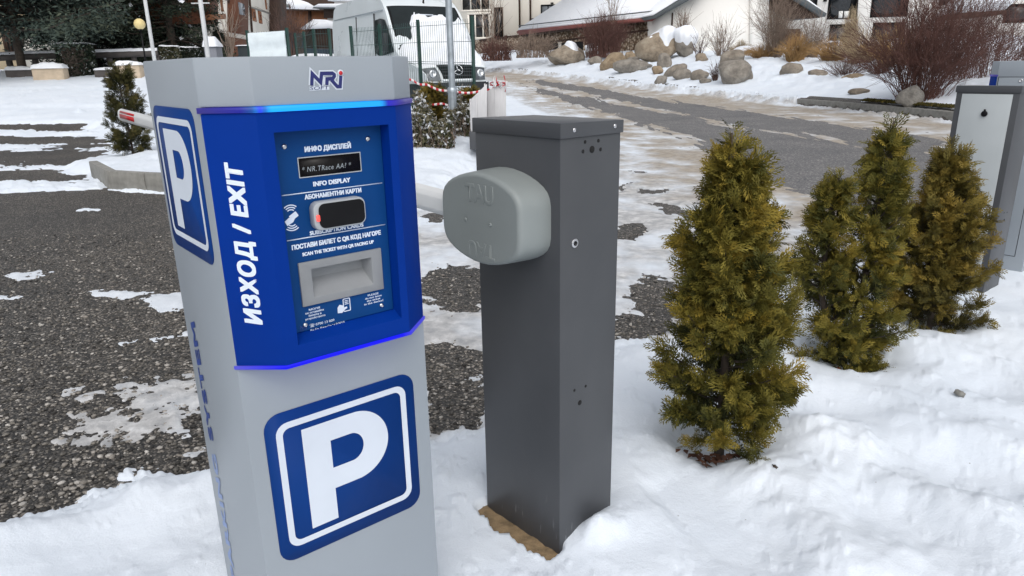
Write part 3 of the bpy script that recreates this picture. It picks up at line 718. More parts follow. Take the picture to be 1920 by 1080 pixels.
# contactless icon: two hands' cards and radio waves
def arcs(cx, cy, r, a0_, a1_, w_): 
    P = [(cx+r*cos(radians(a)), cy+r*sin(radians(a))) for a in np.linspace(a0_, a1_, 10)]; return stroke(P, w_)
for r in (.010, .0145, .019):
    for a0_, a1_ in ((50, 130), (230, 310)): lay(tx, shape2d([arcs(.1325, 1.1285+(.006 if a0_ < 90 else -.006), r, a0_, a1_, .0021)]), (0, PV-.0004, 0), UX, UZ, NF)
def rotp(L, cx, cy, a): c_, s_ = cos(radians(a)), sin(radians(a)); return [(cx+x*c_-y*s_, cy+x*s_+y*c_) for x, y in L]
lay(tx, shape2d([rotp(rrect(-.0085, .0085, -.0055, .0055, .0015, 3), .1375, 1.1315, 30)]), (0, PV-.0004, 0), UX, UZ, NF)
lay(tx, shape2d([rotp([(-.010,-.006),(.004,-.006),(.010,-.002),(.009,.003),(.0,.006),(-.010,.004)], .1290, 1.1235, 25)]), (0, PV-.0006, 0), UX, UZ, NF)
# hand putting a slip in
lay(tx, shape2d([rrect(.2225, .2395, .9135, .9425, .0025, 3), rrect(.2245, .2375, .9155, .9405, .0015, 3)]), (0, PV-.0004, 0), UX, UZ, NF)
for y in (.936, .9325, .929): tx.box((.2265, PV-.0005, y), (.2355, PV-.0001, y+.0018))
lay(tx, shape2d([[(.209,.914),(.219,.9125),(.226,.9185),(.2315,.9205),(.231,.9245),(.224,.9235),(.2215,.929),(.2145,.9315),(.2095,.926)]]), (0, PV-.0007, 0), UX, UZ, NF)
tx.build('lettering', M['letter_white'], plate)
lg_ = MB(); lay_text(lg_, 'NRJ', O_, UX, UZ, NF, .1240, .1405, .8985, .0075, .02, .2); lay_text(lg_, 'SOFT', O_, UX, UZ, NF, .1235, .136, .8945, .003, .02)
lg_.build('small_mark', M['letter_blue'], plate)
# card reader
r_ = MB(); r_.prism(rrect(.1690, .2825, 1.0985, 1.1555, .0155), (0, PV, 0), UX, UZ, NF, 0, .022)
rd = r_.build('card_reader', M['silver'], kiosk, bevel=.0035)
MB().prism(rrect(.1795, .2785, 1.1025, 1.1515, .0125), (0, PV-.022, 0), UX, UZ, NF, .0002, .0022).build('reader_face', M['black'], rd, bevel=.0008)
MB().prism(rrect(.1735, .1805, 1.118, 1.131, .002), (0, PV-.022, 0), UX, UZ, NF, .0003, .003).build('indicator_light', M['red_led'], rd)
# ticket slot: bezel and sloping pocket
sl = MB(); bv = PV-.0045
bo = [(.1345, .9452), (.3195, .9452), (.3195, 1.0366), (.1345, 1.0366)]; io = [(.1598, .9598), (.2948, .9598), (.2948, 1.0201), (.1598, 1.0201)]; bk = [(.166, .993), (.289, .993), (.289, 1.016), (.166, 1.016)]
for i in range(4):
    j = (i+1) % 4
    sl.quad((bo[i][0], bv, bo[i][1]), (bo[j][0], bv, bo[j][1]), (io[j][0], bv, io[j][1]), (io[i][0], bv, io[i][1]))
    sl.quad((io[i][0], bv, io[i][1]), (io[j][0], bv, io[j][1]), (bk[j][0], -.003, bk[j][1]), (bk[i][0], -.003, bk[i][1]))
    sl.quad((bo[i][0], PV, bo[i][1]), (bo[j][0], PV, bo[j][1]), (bo[j][0], bv, bo[j][1]), (bo[i][0], bv, bo[i][1]))
sl.quad(*[(a, -.003, b) for a, b in bk])
sl.build('ticket_slot', M['slot_grey'], kiosk, bevel=.0012)
# EXIT lettering on the left bevel
CD = np.array([.076, -.065, 0]); CL = np.linalg.norm(CD); CD /= CL; CN = np.array([CD[1], -CD[0], 0])
el = MB(); lay_text(el, 'ИЗХОД / EXIT', (0, 0, 0)+CN*.0004, UZ, -CD, CN, .9305, 1.2450, -.0645, .0335, .052, .17, .0004, 1.10)
el.build('exit_lettering', M['letter_white'], front)
# signs
parking_sign(kiosk, (.0349, 0, .3528), UX, UZ, NF, .3625, .3625)
parking_sign(kiosk, (0, .3232, 1.0391), -UY, UZ, -UX, .2832, .2984)
# vertical PARKING SYSTEM on the left side
s1_ = MB(); lay_text(s1_, 'SYSTEM', (-.0004, 0, 0), UZ, UY, -UX, .555, .866, .2625, .0365, .06, -.2, .0004, 1.08); s1_.build('side_lettering', M['letter_blue'], kiosk)
s2_ = MB(); lay_text(s2_, 'PARKING', (-.0004, 0, 0), UZ, UY, -UX, .150, .525, .2640, .0380, .06, -.2, .0004, 1.08); s2_.build('side_lettering', M['letter_pale'], kiosk)
# maker's mark on the head
def LP(x, y): return (.183+(x-400)*(.239-.183)/(920-400)*1.012, 1.3747-(y-690)*(1.3995-1.3747)/(690-430)*.96)
def sm(L): return [LP(*q) for q in L]
wN = 62*(.239-.183)/520
paths = [[(432,690),(462,462),(598,636),(632,462),(830,462),(862,490),(862,520),(828,566),(722,572),(708,690)], [(800,590),(900,728),(955,728),(984,515)]]
lw = MB()
for p_ in paths: lay(lw, shape2d([stroke(sm(p_), wN*1.75)]), (0, -.0655, 0), UX, UZ, NF)
cx_, cz_ = LP(988, 462); lw.disc((cx_, -.0655, cz_), NF, .0066, .0002)
lay(lw, shape2d([[LP(395,705),LP(750,700),LP(750,785),LP(385,795)]]), (0, -.06565, 0), UX, UZ, NF)
ml = lw.build('logo', M['sign_white'], kiosk)
ln = MB()
for i, p_ in enumerate(paths): lay(ln, shape2d([stroke(sm(p_), wN)]), (0, -.0662-.0001*i, 0), UX, UZ, NF)
lay_text(ln, 'SOFT', (0, -.0660, 0), UX, UZ, NF, LP(392,0)[0], LP(745,0)[0], LP(0,778)[1], .0062, .0, .15)
ln.build('logo_letters', M['logo_navy'], ml)
MB().disc((cx_, -.0660, cz_), NF, .0040, .0004).build('logo_dot', M['logo_red'], ml)

# the entry machine, seen from its side
g1 = np.array([-sin(KR), cos(KR), 0]); g2 = np.array([cos(KR), sin(KR), 0])
K2 = np.array([3.3974, 4.5927, -.045])+g1*.30+g2*.438
kiosk2 = thing('ticket_machine', 'pale grey entry machine behind the far barrier cabinet, its side door towards us', 'ticket machine', K2, KR+pi, 'parking ticket machines')
kiosk_body(kiosk2)
dd = MB(); dd.prism([(.012, .17), (.29, .17), (.29, 1.325), (.012, 1.325)], (.438, 0, 0), UY, UZ, UX, 0, .003)
dr = dd.build('service_door', M['kiosk_grey'], kiosk2, bevel=.001)
gm = MB()
for a, b in (((.008, .166), (.294, .169)), ((.008, 1.326), (.294, 1.329)), ((.008, .17), (.0112, 1.325)), ((.2908, .17), (.294, 1.325))): gm.prism([a, (b[0], a[1]), b, (a[0], b[1])], (.438, 0, 0), UY, UZ, UX, .0002, .0012)
gm.build('seam', M['hole'], dr)
lk = MB(); lk.lathe([(.011, 0), (.011, .004), (.006, .005), (.006, .003), (.0005, .003)], (.441, .139, 1.305), UX, 16); lk.build('lock', M['steel'], dr)

# ------------------------------------------------------------------ the barrier cabinets
C0 = np.array([.1285, 1.8048, 0]); CR = .7269
def cabinet(t_, ht=1.2262, foot=-.2):
    MB().box((0, 0, foot), (.2345, .34, ht+.01)).build('housing', M['anthracite'], t_, bevel=.003)
    l_ = MB(); o_ = .0055
    l_.add([(-o_,-o_,ht),(.2345+o_,-o_,ht),(.2345+o_,.34+o_,ht),(-o_,.34+o_,ht),(-o_,-o_,ht+.039),(.2345+o_,-o_,ht+.034),(.2345+o_,.34+o_,ht+.034),(-o_,.34+o_,ht+.040)],
        [(0,3,2,1),(4,5,6,7),(0,1,5,4),(1,2,6,5),(2,3,7,6),(3,0,4,7)])
    return l_.build('lid', M['anthracite'], t_, bevel=.0022)
bar = thing('barrier_cabinet', 'dark grey barrier cabinet with a rounded pale grey arm cover, beside the exit machine', 'barrier', C0, CR, 'barrier cabinets')
lid = cabinet(bar)
NB = np.array([0, -1.0, 0])
for x in (.0449, .2029): screw(lid, (x, -.0055, 1.2455), NB, .0062)
hl_ = MB()
for x, z, r in ((.1187,1.1905,.0095),(.0914,1.2120,.0048),(.1434,1.2110,.0048),(.0837,1.1881,.0050),(.1526,1.1876,.0050),(.0826,.468,.0078),(.0596,.515,.0043),(.107,.5125,.0043)):
    o = MB().disc((x, 0, z), NB, r, .0006).build('cable_hole', M['hole'], bar)
lk = MB(); lk.lathe([(.0125, 0), (.0125, .003), (.0105, .0045), (.0075, .0045), (.0070, .0025), (.0003, .0025)], (.0543, 0, .9483), NB, 22)
lock = lk.build('lock', M['steel'], bar, smooth=40)
MB().lathe([(.0062, .0026), (.0062, .0034), (.0003, .0034)], (.0543, 0, .9483), NB, 16).build('key_barrel', M['black'], lock)
# arm cover: lofted rounded block
cvy, cvz = .2075, 1.0075
def cover_ring(x, k, rr_=1.0):
    P = []
    q = [(.168, 0), (.168, .022), (.1675, .042), (.164, .060), (.155, .076), (.140, .089), (.118, .101), (.092, .111), (.062, .119), (.030, .1245), (0, .126)]
    L = q+[(-a, b) for a, b in q[-2::-1]]+[(-a, -b) for a, b in q[1:]]+[(a, -b) for a, b in q[-2:0:-1]]
    for a, b in L: P.append((x, cvy-a*k, cvz+b*k))
    return P
rings = [cover_ring(.0, 1.035), cover_ring(-.004, 1.034), cover_ring(-.088, 1.002), cover_ring(-.091, 1.0), cover_ring(-.0975, .990), cover_ring(-.1025, .968), cover_ring(-.105, .935), cover_ring(-.1055, .918), cover_ring(-.1055, .905)]
cv = MB(); n = len(rings[0]); V = np.array(rings).reshape(-1, 3)
Fq = [(j*n+i, j*n+(i+1) % n, (j+1)*n+(i+1) % n, (j+1)*n+i) for j in range(len(rings)-1) for i in range(n)]
cv.add(V, Fq+[tuple((len(rings)-1)*n+i for i in range(n))])
cover = cv.build('arm_cover', M['cover_grey'], bar, smooth=50)
bm = bmesh.new(); bm.from_mesh(cover.data); bmesh.ops.recalc_face_normals(bm, faces=bm.faces); bm.to_mesh(cover.data); bm.free()
def emboss(s_, y0, y1, z, cap, flip):
    e_ = MB(); V, Fs = text2d(s_, 0, 0, 0); ref = text2d('H', 0, 0, 0)[0]
    V = V.copy(); lo, hi = V[:, 0].min(), V[:, 0].max(); V[:, 0] = (V[:, 0]-lo)/(hi-lo)*(y0-y1); V[:, 1] = V[:, 1]/ref[:, 1].max()*cap
    c = bpy.data.curves.new('t', 'FONT'); c.body = s_; c.size = 1; c.extrude = .03; c.bevel_depth = .03; c.bevel_resolution = 1
    o = bpy.data.objects.new('t', c); COL.objects.link(o); V, Fs = mesh_of(o)
    V = V.copy(); lo, hi = V[:, 0].min(), V[:, 0].max(); V[:, 0] = (V[:, 0]-lo)/(hi-lo)*(y0-y1); V[:, 1] = (V[:, 1])/ref[:, 1].max()*cap; V[:, 2] = V[:, 2]*.022
    if flip: V[:, 0] = (y0-y1)-V[:, 0]; V[:, 1] = cap-V[:, 1]
    lay(e_, (V, Fs), (-.1055, y0, z), -UY, UZ, -UX); return e_.build('embossed_letters', M['cover_grey'], cover)
emboss('TAU', .258, .142, 1.055, .046, False); emboss('TAU', .258, .142, .902, .040, True)
for y in (.262, .156): screw(cover, (-.1057, y, 1.0005), (-1, 0, 0), .0052, 'cover_grey')
# boom
P0 = np.array([-.06, .17, 1.010]); P1 = np.array([-.06, 3.80, 1.158]); bdir = (P1-P0)/np.linalg.norm(P1-P0); bup = np.cross(UX, bdir)
prof = [(-.018,-.032),(-.026,-.018),(-.026,.018),(-.018,.032),(0,.040),(.018,.032),(.026,.018),(.026,-.018),(.018,-.032),(0,-.040)]
bo_ = MB(); bo_.prism(prof, P0, UX, bup, bdir, 0, 3.59); boom = bo_.build('boom_arm', M['white_paint'], bar, bevel=.003)
MB().prism([(a*1.02, b*1.02) for a, b in prof], P0, UX, bup, bdir, 3.585, 3.63).build('end_cap', M['white_paint'], boom, bevel=.008)
for s0 in (3.28, 2.0, .9):
    rb = MB()
    for sx_ in (-1, 1):
        rb.prism([(.028*sx_, -.013), (.0265*sx_, -.013), (.0265*sx_, .013), (.028*sx_, .013)], P0, UX, bup, bdir, s0, s0+.30)
        rb.prism([(.0285*sx_*.9, .0185), (.0265*sx_*.9, .0185), (.0205*sx_, .031), (.022*sx_, .031)], P0, UX, bup, bdir, s0, s0+.30)
    rb.build('red_reflector', M['red'], boom)
ft = MB(); gx = np.linspace(-.095, .17, 16); gy = np.linspace(-.02, .39, 26)
for_ = MB(); A_, B_ = np.meshgrid(gx, gy, indexing='ij'); Zf = -.012+.008*fbm(N1, A_, B_, 30, 3)-.10*relu(np.maximum(-.062-A_, 0)*10)
for_.add(np.stack([A_, B_, Zf], -1).reshape(-1, 3), grid_faces(*A_.shape)); 
fo = for_.build('footing', M['sand'], bar, smooth=True)

C2 = np.array([2.945, 4.20, -.02]); 
bar2 = thing('barrier_cabinet', 'far barrier cabinet with a pale grey door and black knob, behind the third evergreen', 'barrier', C2, .64, 'barrier cabinets')
cabinet(bar2, 1.2262)
# wider door on its left face
d_ = MB(); d_.prism([(.035, .02), (.305, .02), (.305, 1.218), (.035, 1.218)], (0, 0, 0), UY, UZ, -UX, 0, .006); door2 = d_.build('door', M['door_grey'], bar2, bevel=.002)
MB().lathe([(.017, 0), (.017, .008), (.011, .011), (.0004, .011)], (-.006, .165, 1.105), (-1, 0, 0), 18).build('knob', M['black'], door2)
MB().box((-.014, .1605, 1.118), (-.006, .1695, 1.131)).build('knob_tab', M['black'], door2)
hl_ = MB()
for x, z, r in ((.12,.468,.0078),(.097,.515,.0043),(.144,.5125,.0043)):
    MB().disc((x, 0, z), NB, r, .0007).build('cable_hole', M['hole'], bar2)

# ------------------------------------------------------------------ conifers of flat sprays (thuja)
def spray_template():
    V = []; Fq = []
    def leaf(bx, by, ang, L, W_):
        dx, dy = cos(ang), sin(ang); nx, ny = -dy, dx; i = len(V)
        V.extend([(bx-nx*W_*.5, by-ny*W_*.5), (bx+dx*L*.55-nx*W_*.6, by+dy*L*.55-ny*W_*.6), (bx+dx*L, by+dy*L), (bx+dx*L*.55+nx*W_*.6, by+dy*L*.55+ny*W_*.6)])
        Fq.append((i, i+1, i+2, i+3))
    leaf(0, 0, pi/2, 1.0, .050)
    for k, (y, L) in enumerate([(.16,.40),(.36,.42),(.55,.34),(.74,.22)]):
        for sg in (-1, 1):
            a = pi/2-sg*radians(42+7*((k+sg) % 2)); y_ = y+.06*(sg > 0); leaf(0, y_, a, L, .062)
            if L > .3: leaf(cos(a)*L*.5, y_+sin(a)*L*.5, a+sg*radians(38), L*.42, .055)
    return np.array(V), np.array(Fq)
SPV, SPF = spray_template()
def spray_cloud(mb, P, D, S, tint):
    """sprays at P pointing along D (N x 3), size S, tint 0..1"""
    n = len(P); D = D/np.linalg.norm(D, axis=1, keepdims=True)
    rnd = rng.normal(size=(n, 3)); A = np.cross(D, rnd); A /= np.linalg.norm(A, axis=1, keepdims=True)+1e-9; Nn = np.cross(D, A)
    curl = rng.normal(size=n)*.45
    V = P[:, None]+S[:, None, None]*(SPV[None, :, :1]*A[:, None]+SPV[None, :, 1:]*D[:, None]+(curl[:, None, None]*(SPV[None, :, 1:]**2+.6*np.abs(SPV[None, :, :1])))*Nn[:, None])
    k = len(SPV); Fi = (SPF[None]+np.arange(n)[:, None, None]*k).reshape(-1, 4)
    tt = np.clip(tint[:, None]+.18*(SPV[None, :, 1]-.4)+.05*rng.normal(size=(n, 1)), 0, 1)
    c = np.stack([tt]*3+[np.ones_like(tt)], -1)
    mb.add(V.reshape(-1, 3), Fi, c.reshape(-1, 4))
def thuja(name, label, loc, H, W, lean=(0, 0), nb=110, ns=26, leaders=((0, 0, 1.0),), mat='thuja', size=.085, shape=None, group=None, bare=0, seed=1):
    global rng
    rng = np.random.default_rng(seed)
    t_ = thing(name, label, 'evergreen shrub', loc, 0, group)
    wd = MB(); cr = MB(); PP = []; DD = []; TT = []; BR = []
    shape = shape or (lambda q: (.30+.70*min(1, q/.22))*(1-.82*max(0, (q-.30)/.70)**1.25))
    for lx, ly, lh in leaders:
        tp = np.array([(lean[0]*q*q*H+lx*W*min(1, q*2.2), lean[1]*q*q*H+ly*W*min(1, q*2.2), q*H*lh) for q in np.linspace(-.06, .97, 9)])
        wd.tube(tp, np.linspace(.02, .004, 9)*H/1.2, 7)
        m = int(nb*lh/len(leaders)**.5)
        for i in range(m):
            q = (rng.random()**.85)*.95+.03; az = rng.random()*2*pi; r = W*shape(q)*(.55+.6*rng.random())/(len(leaders)**.35)
            if bare and rng.random() < bare: continue
            st = np.array([np.interp(q*.92, np.linspace(-.06, .97, 9), tp[:, k]) for k in range(3)])
            up = .10+1.35*q; L = np.linspace(0, 1, 6)[:, None]
            out = np.array([cos(az), sin(az), 0])
            bp = st+out*r*L*(1.08-.08*L)+np.array([0, 0, 1.0])*r*up*(L**1.6)
            BR.append(bp)
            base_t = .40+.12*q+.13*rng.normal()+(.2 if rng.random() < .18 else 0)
            for k in range(int(ns*(.5+.7*r/W))):
                u = rng.random()**.6*.95+.08; p = np.array([np.interp(u, L[:, 0], bp[:, c]) for c in range(3)])
                d = out*(.5+.5*rng.random())+np.array([0, 0, .25+.6*rng.random()])+rng.normal(size=3)*.38
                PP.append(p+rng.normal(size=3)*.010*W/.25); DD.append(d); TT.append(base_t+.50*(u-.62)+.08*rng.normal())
        for k in range(26):   # tip
            p = tp[-1]+np.array([0, 0, -.14*H*rng.random()]); PP.append(p+rng.normal(size=3)*.008); DD.append(np.array([0, 0, 1.0])+rng.normal(size=3)*.35); TT.append(.5+.1*rng.normal())
    bp = np.array(BR); V, Fq = tubes(bp, np.broadcast_to(np.linspace(.006, .002, 6)*H/1.2, bp.shape[:2]), 4); wd.add(V, Fq)
    n = len(PP); S = size*(.65+.7*rng.random(n)); spray_cloud(cr, np.array(PP), np.array(DD), S, np.array(TT))
    wd.build('trunk', M['bark'], t_); cr.build('crown', M[mat], t_)
    return t_
GT = 'young evergreens planted in the snowy verge'
def zof(x, y): return snow_z(x, y)-.05
CONE = lambda q: np.interp(q, [0, .05, .2, .35, .55, .75, .9, 1], [.80, .95, 1.03, .94, .74, .50, .28, .09])
thuja('evergreen_shrub', 'bushiest golden green evergreen in the snow, right of the dark barrier cabinet', (.795, 2.44, zof(.79, 2.42)+.065), 1.25, .225, (-.035, 0), 205, 60, mat='thuja', seed=3, group=GT, size=.056, shape=CONE)
thuja('evergreen_shrub', 'slender two-stemmed evergreen between the other two in the verge', (1.66, 3.30, zof(1.66, 3.28)-.02), 1.31, .28, (.03, 0), 150, 48, leaders=((.22, 0, 1.0), (-.55, .05, .80)), mat='thuja', seed=11, group=GT, size=.060, shape=lambda q: np.interp(q, [0, .15, .4, .7, 1], [.9, .95, .66, .40, .14]))
thuja('evergreen_shrub', 'bronze tinged evergreen in front of the far barrier cabinet', (2.33, 3.70, zof(2.33, 3.68)-.03), 1.14, .235, (-.05, 0), 135, 56, mat='thuja_brown', seed=21, group=GT, size=.060, shape=CONE)
thuja('evergreen_shrub', 'sparse dark evergreen behind the kerb stones at the far left', (-6.79, 12.95, zof(-6.79, 12.95)), 1.50, .42, (-.03, 0), 90, 40, mat='thuja_dark', seed=31, size=.10, shape=lambda q: (.75+.25*min(1, q/.2))*(1-.62*q))

# leaf litter and soil under the nearest evergreen, and leaves in the snow
so = MB()
for k in range(60):
    x, y = .74+rng.normal()*.045, 2.33+rng.normal()*.035; a = rng.random()*6.28; r = .012+.012*rng.random(); z = snow_z(x, y)+.006+.012*rng.random()
    so.add([(x+r*cos(a), y+r*sin(a), z), (x-r*.5*sin(a), y+r*.5*cos(a), z+.006), (x-r*cos(a), y-r*sin(a), z+.003), (x+r*.5*sin(a), y-r*.5*cos(a), z+.008)], [(0, 1, 2, 3)])
tag(so.build('leaf_litter', pm('dead_leaves', (.07, .028, .015), .9, 0, .5, 20)), 'dark fallen leaves and soil at the foot of the bushiest evergreen', 'leaf litter', kind='stuff')

lf = pm('orange_leaf', (.42, .10, .04), .8, 0, .3, 60)
for (px, py, r, lab) in ((1577, 661, .014, 'small orange leaf on the snow below the two-stemmed evergreen'), (1452, 884, .012, 'brown scrap half sunk in the snow right of the bushiest evergreen'), (1798, 735, .022, 'dark stone chip in a hollow of the snow near the right edge')):
    q = G(px, py, .04); z = snow_z(q[0], q[1])
    V = [(r*cos(a)*(1 if k % 2 else .6), r*sin(a)*(1 if k % 2 else .6), .004*sin(3*a)) for k, a in enumerate(np.linspace(0, 2*pi, 11)[:-1])]
    o = MB().prism([(a, b) for a, b, c in V], (0, 0, 0), UX, UY, UZ, 0, .002 if r < .02 else .02).build('fallen_leaf' if r < .02 else 'stone_chip', lf if px == 1577 else M['bark'] if r < .02 else M['concrete'])
    o.location = (q[0], q[1], z+.002); o.rotation_euler = (.3, .2, px); tag(o, lab, 'leaf' if r < .02 else 'stone')

# ------------------------------------------------------------------ kerbs
kb = MB(); K_ = KERB[1:-2]
KD = np.gradient(K_, axis=0); KD /= np.linalg.norm(KD, axis=1, keepdims=True); KN = np.stack([KD[:, 1], -KD[:, 0]], -1)
tt = np.concatenate([np.linspace(i, i+1, 12)[:-1] for i in range(len(K_)-1)])
def kp(t_, off): i = np.minimum(t_.astype(int), len(K_)-2); f_ = (t_-i)[:, None]; return K_[i]*(1-f_)+K_[i+1]*f_+(KN[i]*(1-f_)+KN[i+1]*f_)*off
cs = []
for off, dz in ((-.02, -.15), (-.0, .235), (.13, .24), (.15, -.1)):
    q = kp(tt, off); b0_ = base(kp(tt, -.3)[:, 0], kp(tt, -.3)[:, 1]); cs.append(np.column_stack([q, b0_+dz]))
cs = np.stack(cs, 1); n_, m_ = cs.shape[:2]; kb.add(cs.reshape(-1, 3), grid_faces(n_, m_))
tag(kb.build('kerb', M['concrete'], smooth=30), kind='structure')
ks_pts = [Gt(172, 334), Gt(207, 356), Gt(275, 361), Gt(345, 365)]
klab = ['pale concrete kerb stone at the left tip of the planted island', 'concrete kerb stone in the middle of the island edge, left of the exit machine', 'concrete kerb stone running behind the exit machine']
ktop = [-.12+.30]*3
for i in range(3):
    a, b = ks_pts[i][:2], ks_pts[i+1][:2]; L = np.linalg.norm(b-a); ang = math.atan2(b[1]-a[1], b[0]-a[0])
    t_ = MB().box((.008, 0, 0), (L-.008, .12, .34)).build('kerb_stone', M['concrete'], None, bevel=.012)
    t_.location = (a[0], a[1], -.20); t_.rotation_euler = (0, 0, ang); tag(t_, klab[i], 'kerb stone', 'kerb stones of the island')

# ------------------------------------------------------------------ boulders on the bank
def boulder(cx, cy, w_, h_, tan, label, cap=None, rot=0, seed=0, depth=None, bury=.12):
    """cx, cy: where its foot shows in the photo (used once to read its place on the bank); w_, h_ its size there"""
    q = Gt(cx, cy); D = q@CAM_F if False else (q-EYE)@CAM_F; k = D/F_PX
    sx, sz = w_*k/2*1.04, h_*k/2*1.22; r2 = np.random.default_rng(100+seed)
    ico = bmesh.new(); bmesh.ops.create_icosphere(ico, subdivisions=5 if cap else 4, radius=1)
    V = np.array([v.co for v in ico.verts]); Fi = np.array([[v.index for v in f.verts] for f in ico.faces]); ico.free()
    dsp = 0
    for o in range(9):
        dr_ = r2.normal(size=3); dr_ /= np.linalg.norm(dr_); fr = 1.2+.55*o; dsp = dsp+.20/(1+.55*o)*np.sin(V@dr_*fr*1.6+r2.random()*6.28)
    for o in range(7):      # a few flattened facets
        dr_ = r2.normal(size=3); dr_ /= np.linalg.norm(dr_); c = .72+.2*r2.random(); pr = V@dr_
        V = V-np.where(pr > c, pr-c, 0)[:, None]*dr_*.85
    V = V*(1+.55*dsp[:, None])
    V = V/np.abs(V).max(0)
    V = V*np.array([sx, max(sx*.75, sz*.8), sz])
    c_, s_ = cos(rot), sin(rot); V = np.stack([V[:, 0]*c_-V[:, 2]*s_, V[:, 1], V[:, 0]*s_+V[:, 2]*c_], -1)
    lo = V[:, 2].min(); V[:, 2] -= lo*(1-bury)
    V[:, 1] += max(sx*.75, sz*.8)*.55
    o = MB().add(V, Fi).build('boulder', M['stone'], None, smooth=True)
    o.location = q; o.rotation_euler = (0, 0, -math.atan2(q[0], q[1])); o.color = (tan, 0, 0, 1)
    tag(o, label, 'boulder', 'boulders on the snowy bank')
    if cap:
        kx, c0, th = cap; zr = V[:, 2].max(); xr = V[:, 0]/np.abs(V[:, 0]).max()
        nrm = V-np.array([0, V[:, 1].mean(), V[:, 2].mean()]); nrm /= np.linalg.norm(nrm, axis=1, keepdims=True)
        wob = .10*np.sin(V[:, 0]*9/sx+seed)+.08*np.sin(V[:, 1]*7/sx+2*seed)
        s_ = sstep(0, .28, V[:, 2]/zr+xr*kx-c0+wob)
        W = V+np.stack([nrm[:, 0]*.5, nrm[:, 1]*.5, np.ones(len(V))], -1)*th*k*s_[:, None]-nrm*.03*(1-s_[:, None])
        mk = np.array([s_[f].max() > .02 for f in Fi]); MB().add(W, Fi[mk]).build('snow_cap', M['cap'], o, smooth=True)
    return o
BL = [
 (1068,123,82,40,.50,'big tan boulder with a snow cap, leftmost of the rock heap',(.30,.74,5),-.05),
 (1108,108,24,19,.2,'small snow-topped stone against the right side of the leftmost big boulder',(0,.5,6),0),
 (1115,124,27,16,.25,'small round grey stone at the right foot of the leftmost big boulder',None,.05),
 (1147,132,52,27,.9,'tilted ochre boulder lying left of the biggest boulder',None,.42),
 (1180,114,26,17,.9,'small ochre stone pressed against the left side of the biggest boulder',None,0),
 (1233,117,86,55,.62,'biggest tan boulder of the heap, its right half under thick snow',(.36,.70,7),.12),
 (1282,110,40,44,.2,'dark stone almost buried in snow at the right end of the biggest boulder',(.1,.42,9),0),
 (1187,119,24,12,.15,'flat little grey stone peeping out above the long grey slab',None,.1),
 (1187,138,74,24,.15,'long low grey slab in front of the biggest boulder',None,.03),
 (1247,131,32,29,.2,'round grey boulder leaning on the right foot of the biggest boulder',None,.3),
 (1266,145,50,20,.3,'elongated grey-brown boulder tilted up to the right below the round one',None,.45),
 (1277,152,38,22,.2,'smooth egg-shaped grey boulder below the tilted elongated one',None,0),
 (1240,160,27,16,.1,'small pointed grey stone lowest at the left of the egg-shaped boulder',None,.35),
 (1311,153,34,20,.3,'rounded grey-brown boulder midway between the egg-shaped and the big grey one',None,.1),
 (1322,158,22,11,.2,'small grey stone touching the foot of the rounded grey-brown boulder',None,0),
 (1378,160,66,42,.15,'big light grey boulder standing alone nearest the kerb',None,-.12),
 (1374,124,48,26,.35,'brownish boulder directly behind the big light grey one',None,.1),
 (1402,108,64,17,.2,'long flat dark stone at the back, under the bare willow shrub',(0,.6,3),.0),
 (1314,118,26,16,.6,'small reddish brown stone in the snow right of the biggest boulder',None,0),
 (1232,140,22,14,.9,'small brown stone wedged between the grey slab and the round boulder',None,0),
 (1483,143,43,21,.35,'half-round grey-brown boulder alone on open snow below the dry grass',None,-.08),
 (1531,146,37,15,.35,'low oval boulder right of the half-round one on open snow',None,0),
 (1610,180,38,13,.45,'flat brown stone half sunk in snow near the kerb',None,.03),
 (1600,152,42,13,.9,'low brown stone under the small bare shrubs',None,0),
 (1706,201,52,34,.0,'dark grey boulder at the foot of the large red shrub',None,.3)]
for i, b_ in enumerate(BL): boulder(b_[0], b_[1], b_[2], b_[3], b_[4], b_[5], b_[6], b_[7], i)

